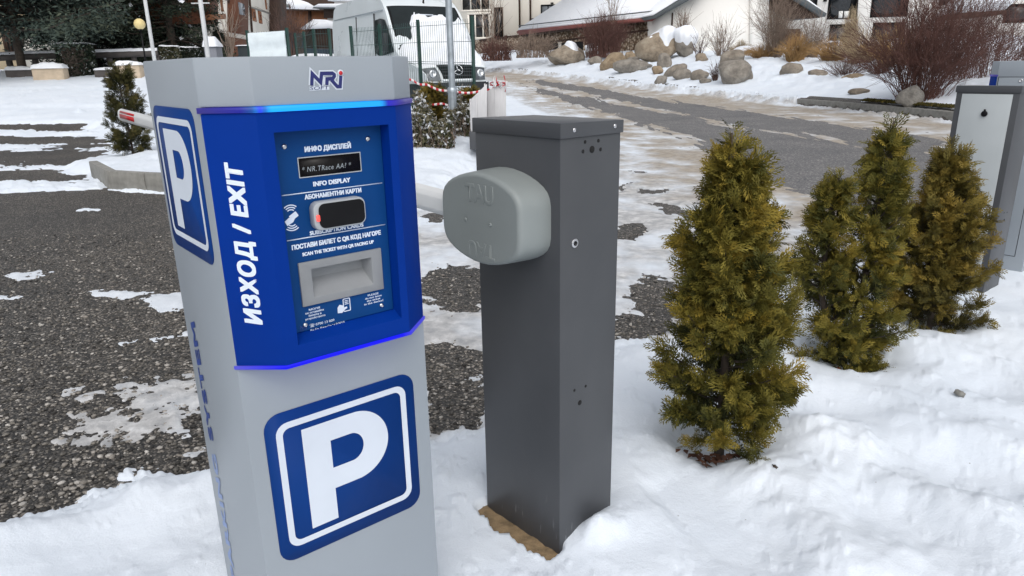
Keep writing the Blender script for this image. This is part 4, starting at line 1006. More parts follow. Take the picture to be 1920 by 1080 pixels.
# ------------------------------------------------------------------ bare shrubs and dry grasses
def twig_bush(name, label, cat, foot, H, W, n, mat, seed, rad=.009, spread=1.0, sub=3, droop=.0, group=None, basew=.2, up=1.0):
    r2 = np.random.default_rng(seed); t_ = np.linspace(0, 1, 6)
    az = r2.random(n)*2*pi; el = r2.random(n)**.7*spread; L = H*(.55+.5*r2.random(n))
    rr_ = basew*W*np.sqrt(r2.random(n)); st = np.stack([rr_*np.cos(az), rr_*np.sin(az), -.08*np.ones(n)], -1)
    end = np.stack([np.cos(az)*el*W, np.sin(az)*el*W, L*up*(1-.30*el**2)], -1)
    mid = st*.5+end*.5+np.stack([-np.cos(az)*el*W*.22, -np.sin(az)*el*W*.22, L*.12], -1)+r2.normal(size=(n, 3))*.05*H
    end[:, 2] -= droop*L*el
    P = ((1-t_)**2)[None, :, None]*st[:, None]+(2*t_*(1-t_))[None, :, None]*mid[:, None]+(t_**2)[None, :, None]*end[:, None]
    P[:, 1:] += r2.normal(size=(n, 5, 3))*.012*H
    mb = MB(); V, Fq = tubes(P, np.broadcast_to(rad*np.linspace(1.3, .45, 6), (n, 6)), 3); mb.add(V, Fq)
    if sub:
        m = n*sub; idx = r2.integers(0, n, m); u = r2.integers(2, 6, m); s0 = P[idx, u]
        dr_ = (P[idx, u]-P[idx, u-1]); dr_ /= np.linalg.norm(dr_, axis=1, keepdims=True)+1e-9
        dr_ = dr_+r2.normal(size=(m, 3))*.55+np.array([0, 0, .15-droop*.6]); l_ = H*(.10+.16*r2.random(m)); tq = np.linspace(0, 1, 4)
        Q = s0[:, None]+dr_[:, None]*l_[:, None, None]*tq[None, :, None]+r2.normal(size=(m, 4, 3))*.01*H*tq[None, :, None]
        V, Fq = tubes(Q, np.broadcast_to(rad*np.array([.7, .6, .5, .3]), (m, 4)), 3); mb.add(V, Fq)
    o = mb.build(name, M[mat], None); o.location = foot; return tag(o, label, cat, group)
def foot(px, py): q = Gt(px, py); return q
GB = 'bare winter shrubs on the bank'
twig_bush('bare_shrub', 'broad dark red leafless shrub in front of the pebble-dashed wall', 'shrub', at(1133, 106, 53), 2.6, 1.9, 360, 'twig_red', 41, .011, 1.0, 6, group=GB, basew=.7)
twig_bush('bare_shrub', 'rounded pinkish brown leafless willow in front of the white gable wall', 'shrub', foot(1452, 112), 2.7, 1.4, 210, 'twig_brown', 42, .009, 1.0, 5, group=GB, up=1.15)
twig_bush('bare_shrub', 'open leafless shrub between the willow and the tall windows', 'shrub', foot(1520, 112), 2.0, 1.2, 150, 'twig_brown', 43, .010, 1.0, 3, group=GB)
twig_bush('bare_shrub', 'huge dark red-brown leafless shrub at the right edge of the bank', 'shrub', foot(1722, 190), 2.9, 2.0, 300, 'twig_red', 44, .0068, 1.15, 13, group=GB, basew=.28)
twig_bush('bare_shrub', 'arching red twigged shrub spreading behind the entry machine', 'shrub', foot(1850, 150), 2.4, 2.4, 220, 'twig_red', 45, .007, 1.1, 6, .15, group=GB, basew=.5)
twig_bush('bare_shrub', 'tall thin grey-red shrub rising behind the huge dark shrub', 'shrub', foot(1790, 140), 3.8, 2.2, 110, 'twig_dark', 46, .008, 1.0, 4, group=GB, basew=.35)
twig_bush('bare_shrub', 'low sprawling grey shrub on the snow left of the huge dark shrub', 'shrub', foot(1585, 148), .75, 1.0, 130, 'twig_dark', 47, .008, 1.1, 3, group=GB)
twig_bush('bare_shrub', 'low dark shrub close to the left edge of the huge dark shrub', 'shrub', foot(1650, 146), .85, .9, 110, 'twig_dark', 48, .008, 1.1, 3, group=GB)
twig_bush('bare_shrub', 'thin upright bare shrub behind the biggest boulder', 'shrub', at(1278, 88, 50), 2.3, .5, 46, 'twig_brown', 49, .018, 1.0, 3, group=GB)
twig_bush('bare_shrub', 'sparse knee-high twigs in the middle of the white gable wall', 'shrub', foot(1352, 108), 2.0, 1.3, 70, 'twig_brown', 50, .011, 1.0, 3, group=GB)
twig_bush('bare_shrub', 'tiny tuft of twigs left of the big light grey boulder', 'shrub', foot(1340, 154), .85, .35, 60, 'twig_dark', 51, .009, 1.0, 2, group=GB)
twig_bush('bare_shrub', 'two dark wiry stems right of the biggest boulder', 'shrub', foot(1310, 112), 1.6, .6, 26, 'twig_dark', 52, .014, 1.0, 2, group=GB)
GG = 'dry grass clumps on the bank'
for i, (px, py, H, W, mt, lab) in enumerate([
  (1490,116,1.5,1.1,'grass_dry','rusty dry grass clump under the open leafless shrub'),
  (1432,112,1.0,1.4,'grass_dry','low rusty dry grass at the foot of the willow'),
  (1560,118,1.3,1.3,'grass_dry','rusty dry grass clump below the tall windows'),
  (1612,122,1.7,1.3,'grass_straw','pale straw grass clump left of the golden one'),
  (1590,105,2.6,.7,'grass_straw','tall thin straw grass standing against the downpipe'),
  (1672,128,1.9,1.5,'grass_dry','golden arching grass clump beside the huge dark shrub'),
  (1388,106,1.0,.9,'grass_straw','small dry grass clump behind the brownish boulder')]):
    twig_bush('dry_grass', lab, 'ornamental grass', foot(px, py), H, W, 520, mt, 60+i, .009, 1.0, 0, .22, group=GG, basew=.35)
twig_bush('young_birch', 'thin pale trunked birch in front of the brown shutters', 'tree', at(923, 112, 62), 6.0, 1.5, 16, 'twig_brown', 71, .024, .8, 5, basew=.08)
twig_bush('young_birch', 'whippy bare sapling leaning over the snow roof', 'tree', at(1150, 60, 56), 4.5, 1.3, 18, 'twig_brown', 72, .012, .9, 4, basew=.1)
twig_bush('roadside_twigs', 'reddish dead plants at the foot of the stone wall behind the van', 'shrub', at(930, 112, 58), 1.6, 1.8, 160, 'twig_red', 73, .02, 1.1, 3, basew=.7)
twig_bush('roadside_twigs', 'brown dead plants in front of the middle of the stone wall', 'shrub', at(1000, 106, 56), 1.7, 2.0, 160, 'twig_brown', 74, .018, 1.1, 3, basew=.7)
# green ground cover by the kerb
def leaf_cloud(mb, P, S, tint, flat=.0, asp=.5):
    n = len(P); A = rng.normal(size=(n, 3)); A[:, 2] *= (1-flat); A /= np.linalg.norm(A, axis=1, keepdims=True)
    Bv = np.cross(A, rng.normal(size=(n, 3))); Bv /= np.linalg.norm(Bv, axis=1, keepdims=True)
    q = np.array([(-1, 0), (0, -1), (1, 0), (0, 1)], float)
    V = P[:, None]+S[:, None, None]*(q[None, :, :1]*A[:, None]+asp*q[None, :, 1:]*Bv[:, None])
    c = np.repeat(np.stack([tint]*3+[np.ones(n)], -1), 4, 0); mb.add(V.reshape(-1, 3), np.arange(4*n).reshape(-1, 4), c)
rng = np.random.default_rng(5)
gc = MB(); n = 5000; u = rng.random(n)*11.5
kq = kp(np.interp(u, [0, 11.5], [.45, 1.9]), .2); kq = kq+rng.random((n, 1))*np.array([[.9, 0]])*(u[:, None] < 4)+rng.random((n, 1))*np.array([[.25, .1]])
leaf_cloud(gc, np.column_stack([kq, base(kq[:, 0], kq[:, 1])+.08+.16*rng.random(n)*(u < 4)]), .025+.03*rng.random(n), np.clip(.35+.3*rng.normal(size=n), 0, 1))
tag(gc.build('ground_cover', M['thuja_brown']), 'olive ground cover creeping over the far kerb below the huge dark shrub', 'ground cover', kind='stuff')

# ------------------------------------------------------------------ buildings
class Facade:
    """vertical plane through two places A, B; f(px) gives (s along A->B, z)"""
    def __init__(s, A, B):
        s.A = np.array([A[0], A[1], 0.0]); d = np.array([B[0]-A[0], B[1]-A[1], 0]); s.L = np.linalg.norm(d); s.ex = d/s.L
        s.n = np.array([-s.ex[1], s.ex[0], 0])          # away from the camera
        if s.n@s.A < 0: s.n = -s.n
        s.rz = math.atan2(s.ex[1], s.ex[0])
    def f(s, px, py):
        d = ray(px, py); t = ((s.A-EYE)@s.n)/(d@s.n); P = EYE+d*t; return np.array([(P-s.A)@s.ex, P[2]])
def bear(px, D):
    q = at(px, 127, D); return q
class Bld:
    def __init__(s, name, label, cat, pA, DA, pB, DB):
        s.F = Facade(bear(pA, DA), bear(pB, DB)); s.t = thing(name, label, cat, s.F.A, s.F.rz); s.sg = 1 if abs(s.F.n@np.array([-sin(s.F.rz), cos(s.F.rz), 0])-1) < .1 else -1
    def poly(s, name, pts, d0, d1, mat, parent=None, px=True, bevel=0):
        """polygon in facade coordinates (or photo places on the facade), from depth d0 to d1 (positive = away)"""
        P = [tuple(s.F.f(*p)) if px else p for p in pts]
        return MB().prism(P, (0, 0, 0), UX, UZ, UY*s.sg, d0, d1).build(name, M[mat], parent or s.t, bevel=bevel)
    def rect(s, name, a, b, d0, d1, mat, parent=None):
        """upright rectangle spanning the photo places a (upper left) and b (lower right)"""
        (s0, z1), (s1, z0) = s.F.f(*a), s.F.f(*b)
        return s.poly(name, [(s0, z0), (s1, z0), (s1, z1), (s0, z1)], d0, d1, mat, parent, False)
    def window(s, a, b, frame='wood_dark', pane='glass', bars=(1, 1), fw=.09, label=None):
        (s0, z1), (s1, z0) = s.F.f(*a), s.F.f(*b)
        mb = MB(); pr = lambda q, d0, d1: mb.prism(q, (0, 0, 0), UX, UZ, UY*s.sg, d0, d1)
        R_ = lambda x0, x1, y0, y1: [(x0, y0), (x1, y0), (x1, y1), (x0, y1)]
        pr(R_(s0, s1, z0, z0+fw), -.06, .02); pr(R_(s0, s1, z1-fw, z1), -.06, .02)
        pr(R_(s0, s0+fw, z0+fw, z1-fw), -.06, .02); pr(R_(s1-fw, s1, z0+fw, z1-fw), -.06, .02)
        for i in range(1, bars[0]): x = s0+(s1-s0)*i/bars[0]; pr(R_(x-fw*.35, x+fw*.35, z0+fw, z1-fw), -.05, .02)
        for i in range(1, bars[1]): y = z0+(z1-z0)*i/bars[1]; pr(R_(s0+fw, s1-fw, y-fw*.3, y+fw*.3), -.045, .02)
        w_ = mb.build('window', M[frame], s.t)
        s.poly('pane', R_(s0+fw, s1-fw, z0+fw, z1-fw), -.022, -.012, pane, w_, False)
        return w_
    def pipe(s, a, b, r=.06, name='downpipe', mat='wood_dark'):
        (s0, z0), (s1, z1) = s.F.f(*a), s.F.f(*b)
        return MB().tube([(s0, -.09*s.sg, z0), (s1, -.09*s.sg, z1)], r, 8).build(name, M[mat], s.t, smooth=True)

# low stone wing with the snowy roof
b = Bld('stone_building', 'long low building clad in pebbles with dark timber bands and a snow-covered roof', 'building', 862, 80, 1240, 53)
F_ = b.F
def line_y(x, p, q): return p[1]+(q[1]-p[1])*(x-p[0])/(q[0]-p[0])
topL = lambda x: line_y(x, (862, 76), (1240, 28)) if x > 985 else line_y(x, (862, 78), (985, 63))
b.poly('wall', [(862, 150), (1240, 150), (1240, 33), (985, 64), (862, 79)], 0, 8, 'pebble')
for (x0, y0, x1, y1, th) in ((900, 74, 990, 63, 3), (905, 92, 1240, 52, 3.2)):
    b.poly('timber_band', [(x0, y0), (x1, y1), (x1, y1+th), (x0, y0+th)], -.07, .03, 'wood_dark')
for x in (918, 947, 996): b.poly('post', [(x, line_y(x, (905, 72), (1240, 30))), (x+4, line_y(x+4, (905, 72), (1240, 30))), (x+4, 140), (x, 140)], -.10, .03, 'wood_dark')
b.rect('garage_opening', (1026, 82), (1093, 130), -.03, .04, 'hole'); b.rect('door_post', (1048, 79), (1053, 130), -.08, .03, 'plaster')
eL, eR = F_.f(988, 62), F_.f(1236, 27)
rf = MB(); s0, s1 = F_.f(985, 62)[0], F_.f(1238, 30)[0]; ze = F_.f(1236, 27)[1]; sg = b.sg
def rq(mb, z_, o0, o1, rise, thick):
    V = [(s0, o0*sg, z_), (s1+.2, o0*sg, z_), (s1+.2, o1*sg, z_+rise), (s0, o1*sg, z_+rise)]
    V2 = [(x, y, z+thick) for x, y, z in V]; mb.add(V+V2, [(0,3,2,1),(4,5,6,7),(0,1,5,4),(1,2,6,5),(2,3,7,6),(3,0,4,7)])
zl = min(eL[1], ze)
rq(rf, zl-.05, -.9, 8, 4.6, .22); roof = rf.build('roof', M['roof_red'], b.t)
rs = MB(); rq(rs, zl+.18, -.75, 8, 4.6, .22); rs.build('roof_snow', M['cap'], roof)
rs = MB(); rs.tube([(s0, -.70*sg, zl+.62), (s1, -.70*sg, zl+.62)], .05, 6); rs.build('snow_guard', M['roof_grey'], roof)
b.poly('eave_board', [(985, 66), (1238, 33), (1238, 27), (985, 60)], -.72, -.62, 'roof_red')
b.poly('soffit', [(990, 68), (1238, 36), (1238, 33), (990, 65)], -.6, -.05, 'wood_dark')

# white gabled house
b = Bld('gabled_house', 'white plastered gable end under dark grey roof edges, behind the boulders', 'building', 1236, 52, 1540, 54)
gR = b.F.f(1406, 60)[0]; ridge = b.F.f(1352, -60)
b.poly('wall', [(1237, 150), (1442, 150), (1442, -40), (1352, -60), (1237, 34)], 0, 9, 'plaster_white')
b.poly('corner_pilaster', [(1405, 150), (1422, 150), (1422, -40), (1405, -45)], -.18, .03, 'plaster_white')
b.poly('porch_wall', [(1442, 150), (1500, 150), (1500, 25), (1442, 10)], 1.6, 2.2, 'plaster')
b.poly('porch_door', [(1484, 150), (1522, 150), (1522, 52), (1484, 52)], 1.45, 1.7, 'wood_brown')
b.poly('roof', [(1222, 36), (1302, -8), (1352, -62), (1352, -70), (1298, -18), (1219, 31)], -.8, 9, 'roof_grey')
b.poly('roof', [(1352, -62), (1478, -2), (1535, 33), (1538, 27), (1482, -10), (1352, -70)], -.8, 9, 'roof_grey')
b.poly('roof_snow', [(1219, 30), (1298, -19), (1352, -71), (1352, -78), (1296, -26), (1223, 25)], -.6, 9, 'cap')
b.poly('roof_snow', [(1352, -71), (1482, -11), (1536, 24), (1530, 18), (1484, -18), (1352, -78)], -.6, 9, 'cap')
b.poly('eave_soffit', [(1440, -10), (1478, 0), (1532, 34), (1500, 34), (1460, 15)], -.4, 1.2, 'wood_dark')
b.pipe((1260, 24), (1258, 64), .06); b.rect('wall_vent', (1238, 58), (1240, 68), -.06, .02, 'roof_grey')

# white block with tall windows
b = Bld('white_apartment_block', 'white block with tall dark windows and a black downpipe on the right', 'building', 1490, 62, 1960, 58)
b.poly('wall', [(1480, 160), (1960, 160), (1960, -160), (1480, -160)], 0, 10, 'plaster_white')
for a, c in (((1560, -60), (1605, 35)), ((1556, 46), (1599, 100)), ((1500, -50), (1531, 17)), ((1642, -60), (1700, 31)), ((1637, 43), (1690, 104)), ((1885, 8), (1935, 42)), ((1770, -60), (1830, 8))): b.window(a, c, 'black', 'glass', (1, 1), .07)
b.pipe((1611, -60), (1600, 105), .08, mat='black')
b.rect('table_lamp', (1573, 21), (1579, 34), -.04, -.025, 'curtain'); b.rect('table_lamp', (1583, 21), (1591, 34), -.04, -.025, 'curtain')
b.rect('wall_lamp', (1544, -4), (1549, 3), -.25, .0, 'black')
b.poly('lower_roof', [(1752, 40), (1850, 32), (1860, 24), (1762, 30)], -3.0, -.2, 'wood_dark'); b.poly('lower_roof_snow', [(1752, 30), (1852, 24), (1890, -10), (1790, -8)], -3.0, -.1, 'cap')
tag(Bld('slate_canopy', 'small sloping dark slate cover in the grass before the white block', 'cover', 1524, 50, 1575, 49).poly('slate_cover', [(1518, 106), (1556, 104), (1570, 78), (1540, 82)], 0, .5, 'roof_grey'))

# cream block above the stone wing
b = Bld('cream_apartment_block', 'cream block with shuttered windows and thin black downpipes above the stone wing', 'building', 845, 84, 1330, 78)
b.poly('wall', [(845, 140), (1330, 140), (1330, -170), (845, -170)], 0, 11, 'plaster')
b.window((862, -40), (921, 21), 'plaster', 'glass', (3, 2), .22); b.window((876, 24), (921, 73), 'plaster', 'glass', (3, 1), .22); b.window((926, 14), (944, 72), 'wood_dark', 'glass', (2, 1), .12)
b.window((1014, 9), (1055, 32), 'black', 'glass_pale', (3, 1), .14); b.rect('loggia_opening', (1071, 4), (1128, 24), -.02, .02, 'hole')
b.poly('balcony_slab', [(996, 35), (1030, 32), (1072, 32), (1072, 34), (1030, 34), (996, 37)], -.35, .05, 'wood_dark')
b.poly('balcony_front', [(1017, 36), (1064, 34), (1064, 52), (1017, 52)], -.25, .05, 'plaster_white')
b.pipe((973, -80), (975, 66), .10); b.pipe((994, -80), (995, 66), .10); b.rect('wall_lamp', (1033, 5), (1038, 7), -.3, 0, 'black')

# the hotel-like house on the left
b = Bld('balcony_house', 'cream house with brown balconies and narrow brown windows behind the white mast', 'building', 366, 36, 533, 60)
b.poly('wall', [(392, 140), (505, 140), (505, -140), (392, -140)], 0, 9, 'plaster')
b.poly('balcony_bay', [(366, 45), (400, 45), (400, -100), (366, -100)], -.25, 3, 'wood_brown')
b.poly('balcony_floor', [(370, 38), (398, 36), (398, 26), (370, 28)], -.7, -.26, 'wood_orange')
b.poly('bay_window', [(426, 60), (459, 66), (459, -12), (426, -20)], -.22, .1, 'wood_brown')
b.rect('bay_pane', (439, 4), (453, 30), -.25, -.21, 'glass_pale')
for a, c in (((471, 15), (480, 41)), ((483, 20), (491, 45)), ((411, -8), (418, 22)), ((494, -20), (500, 18))): b.window(a, c, 'wood_orange', 'glass', (1, 1), .22)
b.poly('string_course', [(394, -12), (505, 24), (505, 26.5), (394, -9)], -.08, .02, 'concrete')
b.pipe((422, -60), (430, 58), .07); b.pipe((461, -60), (470, 60), .07); b.pipe((503, -60), (512, 80), .12)
b.poly('timber_wing', [(506, 140), (530, 140), (530, -140), (506, -140)], -.3, 6, 'wood_dark')
b.pipe((530, -60), (532, 60), .10, mat='plaster_white')
b.poly('base_band', [(400, 64), (505, 82), (505, 140), (400, 140)], -.06, .02, 'wood_brown')

# chalets far behind
b = Bld('timber_chalet', 'brown timber chalet under a thick snow roof, far behind the mesh fence', 'building', 528, 88, 628, 84)
b.poly('wall', [(528, 60), (626, 60), (626, 18), (528, 18)], 0, 8, 'wood_orange')
b.poly('roof', [(524, 19), (634, 22), (618, 4), (560, -12), (528, -12)], -1.2, 4, 'wood_dark'); b.poly('roof_snow', [(522, 17), (614, 19.5), (592, 6), (556, -6), (524, -8)], -1.6, 3.8, 'cap')
b.poly('dormer', [(549, 15), (565, 16), (562, 10), (552, 10)], -1.9, 0, 'roof_grey'); b.poly('wall_bay', [(580, 42), (584, 42), (584, 20), (580, 20)], -.2, .1, 'wood_dark')
b = Bld('timber_chalet', 'dark red-brown chalet with a white ground floor, left of the van roof', 'building', 606, 80, 690, 78)
b.poly('wall', [(610, 34), (680, 34), (680, 12), (610, 12)], -.3, 8, 'wood_dark'); b.poly('ground_floor', [(614, 90), (680, 90), (680, 34), (614, 34)], 0, 8, 'plaster_white')
b.poly('roof', [(598, 17), (690, 18), (690, 12), (606, 12)], -1.2, 8, 'roof_grey'); b.poly('roof_snow', [(600, 15), (690, 16), (690, 8), (612, 9)], -1.4, 8, 'cap')
b.poly('upper_gable', [(622, 12), (690, 12), (690, 0), (626, 2)], .2, 6, 'plaster_white'); b.poly('upper_roof', [(618, 2), (695, 1), (695, -8), (626, -6)], -.4, 7, 'cap')
b = Bld('low_shed', 'low shed with a snow-white roof in front of the brown chalet', 'building', 566, 70, 620, 70)
b.poly('wall', [(572, 90), (618, 90), (618, 52), (572, 54)], 0, 5, 'wood_dark'); b.poly('roof_snow', [(566, 55), (622, 53), (616, 38), (592, 37)], -.8, 5, 'cap')
# yellow-beige house, far left
b = Bld('beige_house', 'beige house with a wide brown window, half hidden by the pine at the far left', 'building', -70, 40, 180, 40)
b.poly('wall', [(-70, 150), (180, 150), (180, -60), (-70, -60)], 0, 8, 'plaster_beige')
b.window((2, 58), (67, 99), 'wood_dark', 'hole', (9, 1), .12); b.pipe((84, 40), (98, 130), .12); b.poly('string_course', [(80, 61), (180, 64), (180, 67), (80, 64)], -.1, .02, 'wood_dark')
b.poly('window_sill', [(0, 100), (72, 100), (72, 103), (0, 103)], -.15, .02, 'wood_dark')

# forested mountain
hx = np.linspace(-1500, 1900, 90); hz = 235+120*fbm(N1, hx, hx*0, .003, 4)
hm = MB(); V = np.vstack([np.column_stack([hx, np.full(90, 1500), np.full(90, -10)]), np.column_stack([hx, 1500+hz*1.6, hz])]); hm.add(V, np.array([[i, i+1, 90+i+1, 90+i] for i in range(89)]))
V2 = np.vstack([np.column_stack([hx, 1500+hz*1.6, hz]), np.column_stack([hx, np.full(90, 2400.), np.full(90, -10)])]); hm.add(V2, np.array([[i, i+1, 90+i+1, 90+i] for i in range(89)]))
tag(hm.build('hill', M['hill'], smooth=True), kind='structure')

# ------------------------------------------------------------------ big conifers and the pine
def conifer(name, label, foot_, H, W, mat, seed, nbr=150, group=None, z0=.02, trunk_r=.22, leaf=.085, droop=.25, per=70, shape=lambda q: 1-q, snow=.04):
    global rng
    rng = np.random.default_rng(seed); t_ = thing(name, label, 'tree', foot_, 0, group)
    tr = MB(); hh_ = np.linspace(-.02, 1, 8); lean = rng.normal(size=2)*.01*H
    tp = np.column_stack([lean[0]*hh_**2, lean[1]*hh_**2, hh_*H]); tr.tube(tp, trunk_r*(1.02-hh_)+.01, 9)
    PP = []; SS = []; TT = []; BR = []; SP = []
    for i in range(nbr):
        q = z0+(1-z0)*rng.random()**1.15; az = rng.random()*6.283; r = W*shape(q)*(.7+.45*rng.random())+.12
        u = np.linspace(0, 1, 6); o = np.array([cos(az), sin(az), 0]); s0 = np.array([0, 0, q*H])
        bp = s0+o*r*u[:, None]+np.array([0, 0, 1.0])*(-droop*r*(u**1.5)+.12*r*u**3)[:, None]; BR.append(bp)
        m = int(per*(.35+r/W)); uu = rng.random(m)**.55; p = np.stack([np.interp(uu, u, bp[:, k]) for k in range(3)], -1)
        sidev = np.array([-sin(az), cos(az), 0]); p = p+sidev*(rng.normal(size=(m, 1))*.16*r*(1.1-uu[:, None]*.7))+rng.normal(size=(m, 3))*.05*r; p[:, 2] -= np.abs(rng.normal(size=m))*.10*r*.7
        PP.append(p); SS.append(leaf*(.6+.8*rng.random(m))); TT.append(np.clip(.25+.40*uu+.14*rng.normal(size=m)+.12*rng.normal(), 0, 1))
        if rng.random() < snow*3: 
            k = rng.integers(2, 6); SP.append(bp[k]+rng.normal(size=(5, 3))*.10*r+np.array([0, 0, .05]))
    bp = np.array(BR); V, Fq = tubes(bp, np.broadcast_to(np.linspace(.035, .008, 6)*W/2, bp.shape[:2]), 4); tr.add(V, Fq)
    tr.build('trunk', M['bark'], t_); cr = MB(); leaf_cloud(cr, np.vstack(PP), np.concatenate(SS), np.concatenate(TT), .35, .28); cr.build('crown', M[mat], t_)
    if SP and snow:
        s_ = MB(); P = np.vstack(SP); leaf_cloud(s_, P, .05+.10*rng.random(len(P)), np.ones(len(P)), .85, .8); s_.build('snow_patches', M['cap'], t_)
    return t_
GC = 'tall dark conifers behind the rail'
def gxy(px, D): q = at(px, 127, D); return (q[0], q[1], float(base(q[0], q[1]))+.02)
conifer('spruce', 'tall dark spruce left of the globe lamp', gxy(182, 36), 13, 3.4, 'spruce', 81, 230, GC, per=210)
conifer('spruce', 'tall dark spruce just behind the globe lamp', gxy(262, 38), 14, 3.4, 'spruce', 82, 230, GC, per=210)
conifer('spruce', 'dark spruce between the globe lamp and the white mast', gxy(330, 37), 12, 3.0, 'spruce', 83, 220, GC, per=210)
conifer('spruce', 'smaller dark spruce at the right end of the conifer row', gxy(372, 40), 7, 1.9, 'spruce', 84, 160, GC, per=180)
conifer('pine_tree', 'blue-green pine with a bare lower trunk at the far left', gxy(42, 31.5), 9.5, 4.2, 'pine', 85, 210, None, .20, .17, .10, .10, 300, lambda q: .35+.65*sin(pi*min(1, .25+.75*q)), .05)

# ------------------------------------------------------------------ left background furniture
def gz_(px, D): q = at(px, 127, D); return q[0], q[1], float(base(q[0], q[1]))
def rail(a, Da, b_, Db, z_px, label, nm='timber_rail'):
    p0, p1 = at(*a, Da), at(*b_, Db); t_ = thing(nm, label, 'rail', (p0[0], p0[1], 0), 0, 'timber rails along the snow field')
    q0, q1 = p0-np.array([p0[0], p0[1], 0]), p1-np.array([p0[0], p0[1], 0])
    MB().tube([q0, q1], .13, 8).build('log', M['rail_wood'], t_, smooth=True)
    sn = MB(); u = np.linspace(0, 1, 24)[:, None]; c = q0*(1-u)+q1*u; hgt = .06+.05*np.random.default_rng(3).random(24); d_ = (q1-q0)/np.linalg.norm(q1-q0); sd_ = np.cross(d_, UZ)
    prof = [(-.11, .09), (-.07, .15), (0, .19), (.07, .15), (.11, .09)]
    V = np.array([[c[i]+sd_*x+UZ*(y+hgt[i]*(.19-abs(x))*3) for x, y in prof] for i in range(24)]); sn.add(V.reshape(-1, 3), grid_faces(24, 5)); sn.build('snow_strip', M['cap'], t_, smooth=True)
    for f_ in (.03, .34, .66, .97):
        p = q0*(1-f_)+q1*f_; gb = float(base(p0[0]+p[0], p0[1]+p[1])); MB().box((p[0]-.09, p[1]+.02, gb-.1), (p[0]+.09, p[1]+.2, p[2]-.05)).build('post', M['rail_wood'], t_)
rail((-40, 110), 32, (113, 104), 32.5, 0, 'weathered timber rail crossing behind the pine trunk')
rail((152, 104), 32.5, (296, 100), 33, 0, 'snow-topped timber rail below the tall conifers')
def ivy_pillar(px0, px1, ytop, ybot, D, label, mat, seed, core='concrete'):
    global rng
    rng = np.random.default_rng(seed); a, c = at(px0, ybot, D), at(px1, ytop, D); W_ = (c[0]-a[0])/2; H_ = c[2]-a[2]
    t_ = thing('stone_pillar', label, 'pillar', ((a[0]+c[0])/2, D+.4, a[2]-.3), 0, 'pillars between the rails')
    MB().lathe([(W_*.86, 0), (W_*.86, H_+.2), (W_*.7, H_+.26)], (0, 0, 0), UZ, 16).build('core', M['bark'], t_)
    n = 2600; th = rng.random(n)*6.283; P = np.column_stack([np.cos(th)*W_*(.95+.12*rng.random(n)), np.sin(th)*W_*.95, .1+rng.random(n)*(H_+.22)]); m = np.abs(P[:, :2]).max(1)
    P[:, :2] *= .86
    cr = MB(); leaf_cloud(cr, P, .05+.06*rng.random(n), np.clip(.3+.28*rng.normal(size=n)+(rng.random(n) < .06)*.6, 0, 1), .1, .7); cr.build('ivy', M[mat], t_)
    gx = np.linspace(-W_*.85, W_*.85, 9); A_, B_ = np.meshgrid(gx, gx, indexing='ij'); rr_ = np.maximum(np.abs(A_), np.abs(B_))/W_
    MB().add(np.stack([A_, B_, H_+.24+.20*np.sqrt(np.clip(1-rr_**4, 0, 1))+.04*fbm(N2, A_, B_, 3, 2)], -1).reshape(-1, 3), grid_faces(9, 9)).build('snow_cap', M['cap'], t_, smooth=True)
ivy_pillar(104, 163, 85, 139, 31, 'ivy-covered stone pillar with a snow cap between the two rails', 'ivy', 91)
ivy_pillar(296, 328, 90, 120, 33, 'stone pillar speckled with snow just right of the white mast foot', 'hedge', 92)
ivy_pillar(334, 366, 92, 114, 35, 'low dark overgrown pillar at the right end of the rails', 'ivy', 93)
def block(px0, px1, yt, yb, D, label, mat, name, cat, group=None, capz=.16, dpt=.4):
    a, c = at(px0, yb, D), at(px1, yt, D); W_, H_ = c[0]-a[0], c[2]-a[2]
    t_ = thing(name, label, cat, (a[0], D, a[2]-.25), 0, group)
    MB().box((0, 0, 0), (W_, dpt, H_+.25)).build('block', M[mat], t_, bevel=.05)
    gx = np.linspace(-.03, W_+.03, 22); gy = np.linspace(-.05, dpt, 8); A_, B_ = np.meshgrid(gx, gy, indexing='ij')
    e_ = np.minimum(np.minimum(A_+.03, W_+.03-A_), (B_+.05))/.12
    MB().add(np.stack([A_, B_, H_+.23+capz*np.clip(e_, 0, 1)**.5*(.7+1.2*(fbm(N1, A_+px0, B_, 1.6, 3)+.3))], -1).reshape(-1, 3), grid_faces(22, 8)).build('snow_cap', M['cap'], t_, smooth=True)
    return t_
block(60, 117, 127, 142, 30, 'snow-capped beige concrete block left of the ivy-covered pillar', 'beige_concrete', 'concrete_block', 'concrete block', 'beige concrete blocks')
block(212, 260, 121, 136, 30, 'snow-capped beige concrete block against the exit machine', 'beige_concrete', 'concrete_block', 'concrete block', 'beige concrete blocks')
block(10, 62, 130, 142, 31, 'low dark timber bench covered in snow at the pine trunk', 'rail_wood', 'bench', 'bench', 'snowy benches', .10, .5)
block(176, 212, 130, 138, 30.5, 'low dark timber bench covered in snow between the pillar and the right block', 'rail_wood', 'bench', 'bench', 'snowy benches', .10, .5)
